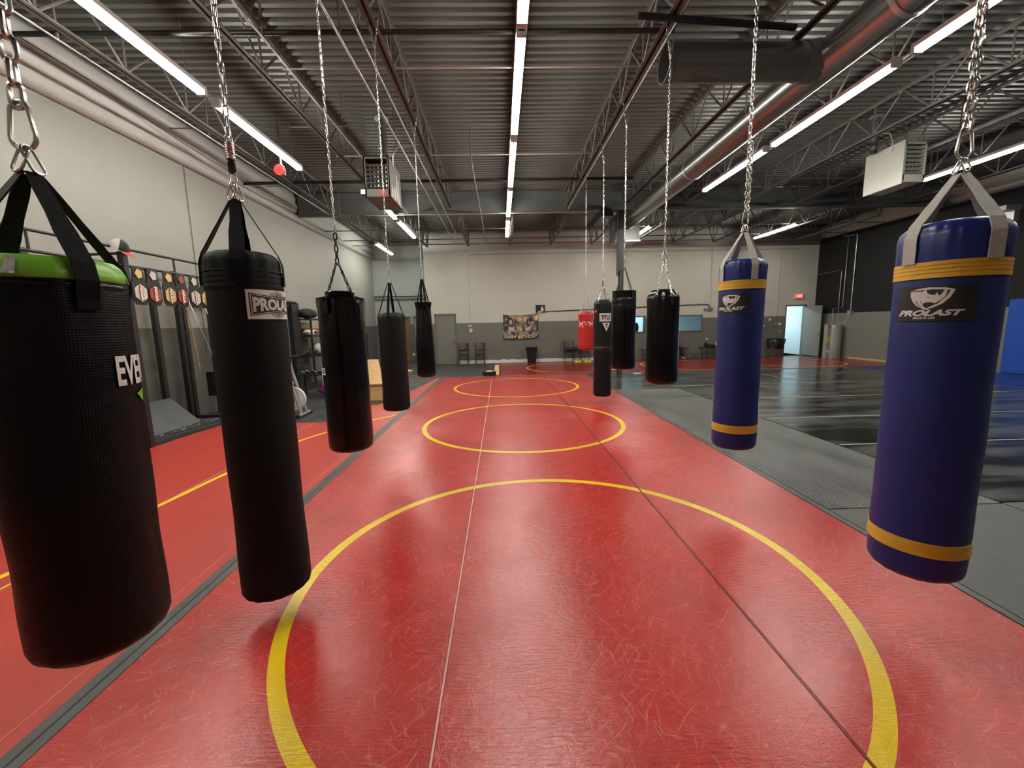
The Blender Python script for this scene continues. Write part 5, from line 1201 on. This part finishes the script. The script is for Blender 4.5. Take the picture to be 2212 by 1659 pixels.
def skin_part(name, idx, m, grow=.008):
    mp = {k: i for i, k in enumerate(idx)}
    jj = []
    for k in idx:
        r = J[k][3]; r = (r[0] + grow, r[1] + grow) if isinstance(r, tuple) else r + grow; jj.append((*J[k][:3], r))
    ee = [(mp[a], mp[b]) for a, b in E_ if a in mp and b in mp]
    return skin_body(name, jj, ee, m, pe)
skin_part('shirt', [0, 1, 2, 3, 20, 21, 24, 25], 'cloth_dark', .012)
skin_part('trousers', [0, 8, 9, 10, 14, 15, 16], 'cloth_dark', .012)
MB().tube([(.31, -.31, .30), (.39, -.24, .14)], [.066, .05], 14).tube([(-.13, -.40, .30), (-.13, -.385, .13)], [.066, .05], 14).build('trouser_cuff', 'cloth_dark', pe, local=True, smooth=SM)
MB().blob((0, -.03, 1.265), (.088, .10, .075), 2, .05).build('hair', 'cap_black', pe, local=True, smooth=1.5)
MB().blob((0, -.145, 1.185), (.012, .018, .022), 2, .02).build('nose', 'skin', pe, local=True, smooth=1.5)
for s_ in (-1, 1):
    MB().blob((s_ * .03, -.128, 1.215), (.011, .008, .007), 2, .0).build('eye', 'white_print', pe, local=True, smooth=1.5)
    MB().blob((s_ * .076, -.05, 1.20), (.010, .02, .03), 2, .05).build('ear', 'skin', pe, local=True, smooth=1.5)
    hd = MB(); bx_, by_ = s_ * .145, -.35
    for k in range(4): hd.tube([(bx_ + (k - 1.5) * .018, by_, .585), (bx_ + (k - 1.5) * .02, by_ - .035 - .006 * (k in (1, 2)), .578), (bx_ + (k - 1.5) * .02, by_ - .06, .560)], [.009, .008, .007], 7)
    hd.tube([(bx_ - s_ * .03, by_ + .02, .585), (bx_ - s_ * .055, by_ - .01, .575), (bx_ - s_ * .058, by_ - .035, .565)], [.010, .009, .008], 7)
    hd.build('fingers', 'skin', pe, local=True, smooth=SM)
MB().blob((0, -.130, 1.155), (.022, .008, .006), 2, 0).build('mouth', 'cloth_maroon', pe, local=True, smooth=1.5)
for c_, r_ in (((.485, -.29), -.85), ((-.13, -.47), 0)):
    Rm = Matrix.Rotation(-r_, 3, 'Z'); s = MB(); s.box((c_[0], c_[1], .008), (.095, .27, .014), Matrix.Rotation(.95 if r_ else 0, 3, 'Z')); s.build('flip_flop', 'black_plastic', pe, local=True, bevel=.005)

# ------------------------------------------------------------------ left side: pull-up rack with belts and cap
rk = thing('gym_rack', 'black steel pull-up rack along the left wall carrying the title belts', 'rack', (-5.4, 6.5, FZ))
def post(x, y, z1_=2.68, w_=.075): return MB().b2((x - w_ / 2, y - w_ / 2, FZ), (x + w_ / 2, y + w_ / 2, z1_))
for (x, y) in ((-5.01, 4.1), (-5.01, 5.83), (-5.01, 8.45), (-5.78, 5.35), (-5.78, 7.17), (-5.72, 7.62)): post(x, y, 2.68 if x > -5.5 else 2.66).build('upright', 'black_metal', rk)
mb = MB()
for x, z in ((-5.0, 2.72), (-5.0, 2.50), (-5.78, 2.64)): mb.cyl((x, 3.2, z), (x, 8.6, z), .018, 10)
mb.build('rail', 'black_metal', rk, smooth=SM)
for y in (4.1, 5.83, 8.45): MB().cyl((-5.0, y, 2.66), (-5.78, y, 2.64), .018, 10).build('cross_bar', 'black_metal', rk, smooth=SM)
for y in (4.7, 6.7): MB().cyl((-5.0, y, 2.72), (-5.0, y, 2.50), .014, 8).build('strut', 'black_metal', rk, smooth=SM)
MB().tube([(-5.6, 7.68, 2.0), (-5.6, 7.80, .9)], .012, 8).build('rope', 'cardboard', rk, smooth=SM)
def belt(y, label, pm, small='gold_plate'):
    t = thing('title_belt', label, 'belt', (-4.94, y, 2.0), 0, 'championship belts hung on the rack')
    def P(u, v, d_): return (-4.975 + d_, y + u, 2.0 + v)
    pts = [(-.09, .50), (.09, .50), (.095, .36), (.125, .28), (.125, .06), (.08, -.01), (-.08, -.01), (-.125, .06), (-.125, .28), (-.095, .36)]
    MB().extr(pts, P, .012).build('strap', 'leather', t, bevel=.003)
    pl_ = MB().extr([(.112 * math.cos(k * PI / 6) * (1 if k % 2 else .88), (.150) + .122 * math.sin(k * PI / 6) * (1 if k % 2 else .9)) for k in range(12)], lambda u, v, d_: P(u, v, .014 + d_), .012).build('main_plate', pm, t, bevel=.003)
    MB().extr([(-.030, .05), (.030, .05), (.030, .26), (-.030, .26)], lambda u, v, d_: P(u, v, .027 + d_), .004).build('plate_panel', 'bronze_plate', pl_)
    f = Flat().text('NAGA', 0, 0, .20, .055, bold=.05); f.v = [(v, -u) for u, v in f.v]
    f.build('lettering', 'white_print', lambda u, v: (-4.975 + .034, y + u - .027, 2.0 + v + .25), pl_, slice_=False)
    MB().extr([(.066 * math.cos(k * PI / 5) * (1 if k % 2 else .8), .41 + .072 * math.sin(k * PI / 5) * (1 if k % 2 else .8)) for k in range(10)], lambda u, v, d_: P(u, v, .014 + d_), .01).build('side_plate', small, t, bevel=.003)
    return t
by = [5.52, 5.98, 6.22, 6.50, 6.74, 7.02, 7.26]
pls = ['gold_plate', 'silver_plate', 'bronze_plate', 'gold_plate', 'bronze_plate', 'silver_plate', 'gold_plate']
smp = ['gold_plate', 'gold_plate', 'silver_plate', 'gold_plate', 'bronze_plate', 'silver_plate', 'gold_plate']
wh_ = ['title belt left of the cap post, half hidden by the big left bag', 'first title belt right of the cap post, with a silver main plate', 'second title belt right of the cap post, with a red bronze main plate', 'third title belt right of the cap post, with a gold main plate', 'fourth title belt right of the cap post, with a red bronze main plate', 'fifth title belt right of the cap post, silver plates, near the second bag', 'last title belt, half hidden behind the second bag of the left row']
for y, l, p_, s_ in zip(by, wh_, pls, smp): belt(y, l, p_, s_)
cp_ = thing('baseball_cap', 'grey and black cap with a red brim on top of the rack post', 'cap', (-4.99, 5.76, 2.70)); cp_.scale = (1.15, 1.15, 1.15); cp_.rotation_euler = (0, 0, .4)
def cap_part(a0, a1, m):
    mb = MB(); vs = []; fs = []; n = 10; q = 7
    for i in range(n + 1):
        a = a0 + (a1 - a0) * i / n
        for j in range(q + 1):
            t_ = PI / 2 * j / q; vs.append((.10 * math.cos(a) * math.cos(t_), .10 * math.sin(a) * math.cos(t_), .115 * math.sin(t_)))
    for i in range(n):
        for j in range(q): a = i * (q + 1) + j; fs.append((a, a + q + 1, a + q + 2, a + 1))
    o = mb.add(vs, fs).build('crown', m, cp_, local=True, smooth=1.5); o.rotation_euler = (.15, .35, 0); return o
cap_part(-1.2, 1.2, 'cap_black'); cap_part(1.2, 2 * PI - 1.2, 'cap_grey')
mb = MB(); vs = []
for dz in (0, .004):
    for i in range(13):
        a = -1.0 + 2.0 * i / 12; vs.append((.10 * math.cos(a), .10 * math.sin(a), dz)); vs.append((.10 * math.cos(a) + .075 * math.cos(a * .6) * (1 - .35 * abs(a)), .105 * math.sin(a), dz - .012))
fs = []
for i in range(12):
    a = i * 2; b = a + 26; fs += [(a, a + 1, a + 3, a + 2), (b, b + 2, b + 3, b + 1), (a + 1, b + 1, b + 3, a + 3), (a, a + 2, b + 2, b)]
o = mb.add(vs, fs).build('brim', 'cap_red', cp_, local=True, smooth=1.2); o.rotation_euler = (.15, .45, .0)
# pads and platform beside the rack
pf = thing('lifting_platform', 'low black rubber lifting platform with dusty specks beside the left red mat', 'platform', (-5.4, 6.9, FZ))
MB().prism([(-5.88, 5.6), (-5.07, 5.85), (-5.07, 6.35), (-4.88, 7.2), (-4.90, 7.54), (-5.88, 7.54)], FZ, .03).build('platform_board', 'pad_grey', pf, bevel=.006)
MB().prism([(-5.8, 5.75), (-5.15, 5.95), (-5.15, 6.4), (-4.98, 7.2), (-4.98, 7.5), (-5.8, 7.5)], .03, .048).build('rubber_top', 'rubber', pf, bevel=.004)
mb = MB(); rn = random.Random(5)
for k in range(70):
    x, y = rn.uniform(-5.65, -5.16), rn.uniform(6.1, 7.5); mb.b2((x, y, .048), (x + rn.uniform(.01, .03), y + rn.uniform(.02, .05), .0495))
mb.build('chalk_specks', 'white_print', pf); bpy.data.objects['chalk_specks']['kind'] = 'stuff'
lp = thing('leaning_pad', 'dark grey foam pad leaning against the left wall below the belts', 'pad', (-5.6, 6.6, .05))
MB().add([(-5.30, 5.85, .05), (-5.25, 5.85, .05), (-5.65, 5.85, .50), (-5.70, 5.85, .48), (-5.30, 7.2, .05), (-5.25, 7.2, .05), (-5.65, 7.1, .50), (-5.70, 7.1, .48)], [(0, 1, 2, 3), (4, 7, 6, 5), (1, 5, 6, 2), (0, 3, 7, 4), (3, 2, 6, 7), (0, 4, 5, 1)]).build('pad_cover', 'pad_grey', lp, bevel=.01)
# scrape of bare plaster on the wall
tag(MB().add([(-5.897, 6.42, .42), (-5.897, 6.45, .42), (-5.897, 6.52, .78), (-5.897, 6.50, .8)], [(0, 1, 2, 3)]).build('plaster_scrape', 'white_base'), 'white scrape of bare plaster low on the left wall behind the belts', 'wall scrape')
# cable machine right of the rack
cmch = thing('cable_machine', 'black cable machine with weight stack partly hidden behind the second bag', 'exercise machine', (-5.5, 8.1, FZ))
MB().b2((-5.8, 7.74, FZ), (-5.72, 7.82, 2.3)).b2((-5.8, 8.44, FZ), (-5.72, 8.52, 2.3)).b2((-5.8, 7.74, 2.24), (-5.72, 8.52, 2.3)).b2((-5.8, 7.74, FZ), (-5.0, 7.82, .05)).b2((-5.8, 8.44, FZ), (-5.0, 8.52, .05)).b2((-5.1, 7.74, .30), (-5.02, 8.52, .38)).b2((-5.1, 7.74, .0), (-5.02, 7.82, .34)).b2((-5.1, 8.44, .0), (-5.02, 8.52, .34)).build('machine_frame', 'black_metal', cmch)
MB().b2((-5.55, 7.86, .40), (-5.2, 7.93, .85)).build('weight_stack', 'blackpipe', cmch, bevel=.01)
MB().cyl((-5.35, 7.95, .85), (-5.75, 7.93, 2.2), .006, 6).cyl((-5.35, 8.3, .85), (-5.75, 8.3, 2.2), .006, 6).build('cable', 'galv', cmch)
for k, (x, y, r_) in enumerate(((-5.0, 7.68, .10), (-4.97, 7.90, .16))):
    w_ = thing('weight_plate', ('smaller' if k == 0 else 'larger') + ' round black weight plate standing at the foot of the cable machine', 'weight plate', (x, y, FZ), 0)
    MB().cyl((x - .02, y, FZ + r_), (x + .02, y, FZ + r_), r_, 28).build('plate_disc', 'black_plastic', w_, smooth=SM); MB().cyl((x - .03, y, FZ + r_), (x + .03, y, FZ + r_), .03, 12).build('plate_hub', 'chrome', w_, smooth=SM)
# lat pulldown tower
lt = thing('pulldown_machine', 'tall black pulldown machine with two silver guide rods against the left wall', 'exercise machine', (-5.6, 11.0, FZ))
MB().b2((-5.8, 11.35, FZ), (-5.55, 11.75, 2.32)).b2((-5.8, 10.75, FZ), (-5.68, 10.86, 2.32)).b2((-5.8, 10.75, 2.2), (-5.6, 11.75, 2.36)).b2((-5.8, 10.75, FZ), (-5.2, 11.75, .08)).build('machine_frame', 'black_metal', lt)
for y in (11.0, 11.2): MB().cyl((-5.62, y, .1), (-5.62, y, 2.2), .018, 8).build('guide_rod', 'chrome', lt, smooth=SM)
MB().b2((-5.73, 10.92, .1), (-5.6, 11.28, .6)).build('weight_stack', 'blackpipe', lt)
MB().tube([(-5.7, 11.1, 2.3), (-5.3, 11.1, 2.28)], .02, 8).tube([(-5.32, 10.9, 2.1), (-5.3, 11.1, 2.14), (-5.32, 11.3, 2.1)], .012, 8).tube([(-5.3, 11.1, 2.28), (-5.3, 11.1, 2.14)], .004, 6).build('pull_bar', 'black_metal', lt, smooth=SM)

# shelving
def shelf(label, x0, x1, y0, y1, zs, top):
    t = thing('metal_shelf', label, 'shelf', ((x0 + x1) / 2, (y0 + y1) / 2, FZ))
    for x in (x0, x1 - .04):
        for y in (y0, y1 - .04): MB().b2((x, y, FZ), (x + .04, y + .04, top)).build('upright', 'black_metal', t)
    for z in zs: MB().b2((x0 + .005, y0 + .005, z - .03), (x1 - .005, y1 - .005, z)).build('shelf_board', 'black_metal', t)
    MB().tube([(x1 + .005, y0 + .02, zs[0]), (x1 + .005, y1 - .02, zs[1] + .1)], .008, 6).build('brace', 'black_metal', t)
    return t
shelf('black metal shelf with gym bags standing against the left wall left of the third bag', -5.80, -5.25, 11.75, 12.9, [.35, .85, 1.42, 1.90], 1.94)
tag(MB().blob((-5.5, 12.1, 2.045), (.22, .40, .14), 4, .12).build('duffel_bag', 'cloth_dark', smooth=1.5), 'black duffel bag lying on top of the metal shelf', 'bag')
tag(MB().blob((-5.45, 12.05, 1.52), (.16, .26, .10), 9, .2).build('boxing_gloves', 'cloth_white', smooth=1.5), 'white and red gloves on the second shelf from the top', 'gloves')
MB().blob((-5.30, 12.1, 1.52), (.03, .09, .05), 2, .2).build('glove_cuff', 'cloth_maroon', bpy.data.objects['boxing_gloves'], smooth=1.5)
tag(MB().b2((-5.7, 11.9, 1.62), (-5.3, 12.8, 1.76)).build('cardboard_box', 'cardboard', bevel=.005), 'flat cardboard box pushed under the top shelf', 'box')
tag(MB().blob((-5.4, 12.4, 1.02), (.18, .28, .17), 12, .15).build('gym_ball_bag', 'cap_grey', smooth=1.5), 'pale grey and blue bag on the middle shelf', 'bag')
sh2 = shelf('low black shelf crowded with gear standing near the back left corner behind the third bag', -5.75, -5.2, 15.2, 16.4, [.35, .90, 1.35], 1.38)
for k, (z, dx, mm, l, nn, cc) in enumerate(((1.45, .05, 'cloth_purple', 'purple bottle like bundle on top of the crowded shelf', 'purple_bundle', 'bundle'), (.98, .0, 'cloth_white', 'white towel pile on the middle level of the crowded shelf', 'towel_pile', 'towel'), (1.02, .02, 'cloth_blue', 'blue cloth hanging on the crowded shelf', 'blue_cloth', 'cloth'), (.45, 0, 'cloth_dark', 'black bag on the lowest level of the crowded shelf', 'gear_bag', 'bag'))):
    tag(MB().blob((-5.45, 15.5 + .25 * k, z), (.18, .20, .08 if k < 3 else .1), 20 + k, .2).build(nn, mm, smooth=1.5), l, cc)
bt = thing('spray_bottle', 'white spray bottle on top of the crowded shelf', 'bottle', (-5.35, 15.95, 1.35)); MB().lathe([(.01, 0), (.04, 0), (.04, .18), (.015, .24), (.005, .26)], 14, (-5.35, 15.95, 1.35)).build('bottle_body', 'white_print', bt, smooth=SM); MB().b2((-5.38, 15.91, 1.60), (-5.32, 15.98, 1.66)).build('bottle_trigger', 'white_print', bt)
# plywood boxes
pj = thing('plywood_bench', 'pale plywood box bench with a leaning back board between the third and fourth bags', 'wooden bench', (-2.9, 9.4, FZ))
MB().b2((-3.25, 9.35, FZ), (-2.45, 9.75, .33)).build('box_base', 'ply', pj)
MB().add([(-3.27, 9.30, .33), (-2.43, 9.30, .33), (-2.43, 9.78, .35), (-3.27, 9.78, .35), (-3.27, 9.30, .36), (-2.43, 9.30, .36), (-2.43, 9.78, .38), (-3.27, 9.78, .38)], [(3, 2, 1, 0), (4, 5, 6, 7), (0, 1, 5, 4), (1, 2, 6, 5), (2, 3, 7, 6), (3, 0, 4, 7)]).build('seat_board', 'ply', pj)
MB().add([(-3.22, 9.45, .36), (-2.72, 9.45, .36), (-2.92, 9.85, .86), (-3.20, 9.85, .86), (-3.22, 9.49, .36), (-2.72, 9.49, .36), (-2.92, 9.89, .86), (-3.20, 9.89, .86)], [(3, 2, 1, 0), (4, 5, 6, 7), (0, 1, 5, 4), (1, 2, 6, 5), (2, 3, 7, 6), (3, 0, 4, 7)]).build('back_board', 'ply', pj)
pk = thing('plywood_stand', 'narrow plywood stand with a plank top peeking out right of the fourth bag', 'wooden stand', (-2.5, 10.3, FZ))
MB().b2((-2.75, 10.3, .50), (-2.25, 10.5, .53)).build('plank', 'ply', pk); MB().b2((-2.46, 10.36, FZ), (-2.42, 10.46, .50)).b2((-2.72, 10.36, FZ), (-2.68, 10.46, .50)).build('leg', 'ply', pk)
MB().add([(-2.42, 10.37, .30), (-2.42, 10.45, .30), (-2.28, 10.45, .50), (-2.28, 10.37, .50), (-2.42, 10.37, .36), (-2.42, 10.45, .36)], [(0, 1, 2, 3), (0, 4, 5, 1), (4, 3, 2, 5), (0, 3, 4), (1, 5, 2)]).build('bracket', 'ply', pk)
# black mat on floor under the bike is the rubber floor; dumbbell table
dt = thing('dumbbell_rack', 'low black rack with small chrome dumbbells behind the exercise bike', 'rack', (-4.6, 10.2, FZ))
MB().b2((-4.95, 10.0, .50), (-4.15, 10.4, .53)).b2((-4.95, 10.0, .72), (-4.9, 10.4, .75)).build('rack_top', 'black_metal', dt)
for x in (-4.93, -4.2):
    for y in (10.02, 10.36): MB().b2((x, y, FZ), (x + .04, y + .04, .50)).build('leg', 'black_metal', dt)
for k in range(5):
    x = -4.85 + .15 * k; w_ = thing('dumbbell', 'small chrome dumbbell on the low black rack, %s from the left' % ordn[k], 'dumbbell', (x, 10.2, .53), 0, 'dumbbells on the low rack')
    MB().cyl((x, 10.08, .57), (x, 10.32, .57), .014, 8).build('handle', 'chrome', w_, smooth=SM); MB().cyl((x, 10.06, .57), (x, 10.12, .57), .04, 12).cyl((x, 10.28, .57), (x, 10.34, .57), .04, 12).build('weight_head', 'black_plastic' if k % 2 else 'chrome', w_, smooth=SM)
tag(MB().blob((-4.35, 10.35, .14), (.22, .16, .17), 31, .12).build('purple_bag', 'cloth_purple', smooth=1.5), 'purple bag on the floor behind the exercise bike', 'bag')

# ------------------------------------------------------------------ exercise bike
bk_ = thing('exercise_bike', 'grey spin bike with a white flywheel standing between the second and third bags', 'exercise bike', (-4.15, 7.85, FZ))
fx, fy, fz = -3.96, 7.85, .30
MB().cyl((fx, fy - .03, fz), (fx, fy + .03, fz), .225, 40).build('flywheel', 'bike_white', bk_, smooth=SM)
MB().cyl((fx, fy - .036, fz), (fx, fy - .031, fz), .05, 20).cyl((fx, fy - .05, fz), (fx, fy - .03, fz), .02, 12).build('wheel_hub', 'chrome', bk_, smooth=SM)
mb = MB()
for k in range(3):
    a = k * 2.09 + .4; mb.tube([(fx + .05 * math.cos(a), fy - .033, fz + .05 * math.sin(a)), (fx + .14 * math.cos(a + .3), fy - .034, fz + .14 * math.sin(a + .3)), (fx + .2 * math.cos(a + .9), fy - .033, fz + .2 * math.sin(a + .9))], .004, 6)
mb.tube([(fx + .212 * math.cos(2 * PI * i / 40), fy - .032, fz + .212 * math.sin(2 * PI * i / 40)) for i in range(40)], .005, 6, closed=True); mb.build('wheel_groove', 'bike_grey', bk_, smooth=SM)
MB().tube([(-4.02, 7.76, .95), (-3.90, 7.76, .45), (-3.80, 7.76, .02)], .030, 10).tube([(-4.02, 7.94, .95), (-3.90, 7.94, .45), (-3.78, 7.94, .02)], .030, 10).tube([(-4.02, 7.76, .92), (-4.02, 7.94, .92)], .02, 8).tube([(-3.95, 7.85, .62), (-4.5, 7.85, .32), (-4.75, 7.85, .02)], .035, 10).tube([(-4.45, 7.85, .35), (-4.62, 7.85, .85)], .028, 10).build('bike_frame', 'bike_grey', bk_, smooth=SM)
MB().tube([(-3.79, 7.60, .012), (-3.79, 8.10, .012)], .025, 10).tube([(-4.75, 7.62, .012), (-4.75, 8.08, .012)], .025, 10).build('foot_bar', 'bike_grey', bk_, smooth=SM)
for x, y in ((-3.79, 7.60), (-3.79, 8.10), (-4.75, 7.62), (-4.75, 8.08)): MB().cyl((x, y - .03, .004), (x, y + .03, .004), .036, 14).build('foot_cap', 'black_plastic', bk_, smooth=SM)
MB().tube([(-4.02, 7.85, .90), (-4.06, 7.85, 1.08)], .024, 10).tube([(-3.50, 7.70, 1.19), (-3.72, 7.68, 1.11), (-4.10, 7.70, 1.08), (-4.10, 8.0, 1.08), (-3.72, 8.02, 1.11), (-3.50, 8.0, 1.19)], .024, 10).tube([(-4.08, 7.85, 1.08), (-3.72, 7.85, 1.10), (-3.55, 7.85, 1.16)], .028, 8).tube([(-4.10, 7.70, 1.08), (-4.22, 7.66, 1.08)], .016, 8).build('handlebar', 'black_plastic', bk_, smooth=SM)
MB().extr([(-.13, 0), (.12, -.01), (.13, .02), (0, .05), (-.13, .045)], lambda u, v, d_: (-4.62 + u, 7.74 + d_ * .22, .87 + v), 1.0).build('saddle', 'black_plastic', bk_, bevel=.012)
MB().extr([(0, 0), (.34, -.12), (.40, .02), (.15, .12), (0, .12)], lambda u, v, d_: (-4.42 + u, 7.80 + d_, .28 + v), .10).build('chain_guard', 'black_plastic', bk_, bevel=.01)
MB().cyl((-4.02, 7.85, .62), (-4.02, 7.72, .62), .012, 8).cyl((-4.06, 7.85, .82), (-4.06, 7.85, .90), .02, 10).build('resistance_knob', 'red_sticker', bk_, smooth=SM)
MB().cyl((-4.2, 7.72, .34), (-4.2, 7.66, .34), .01, 8).b2((-4.25, 7.58, .20), (-4.15, 7.68, .225)).tube([(-4.2, 7.70, .34), (-4.2, 7.68, .21)], .01, 6).build('pedal', 'black_plastic', bk_, smooth=SM)

# name duplicates keep Blender's own suffixes; drop empty tags on structure
for o in bpy.data.objects:
    if o.get('kind') == 'structure':
        for k in ('label', 'category'):
            if k in o: del o[k]
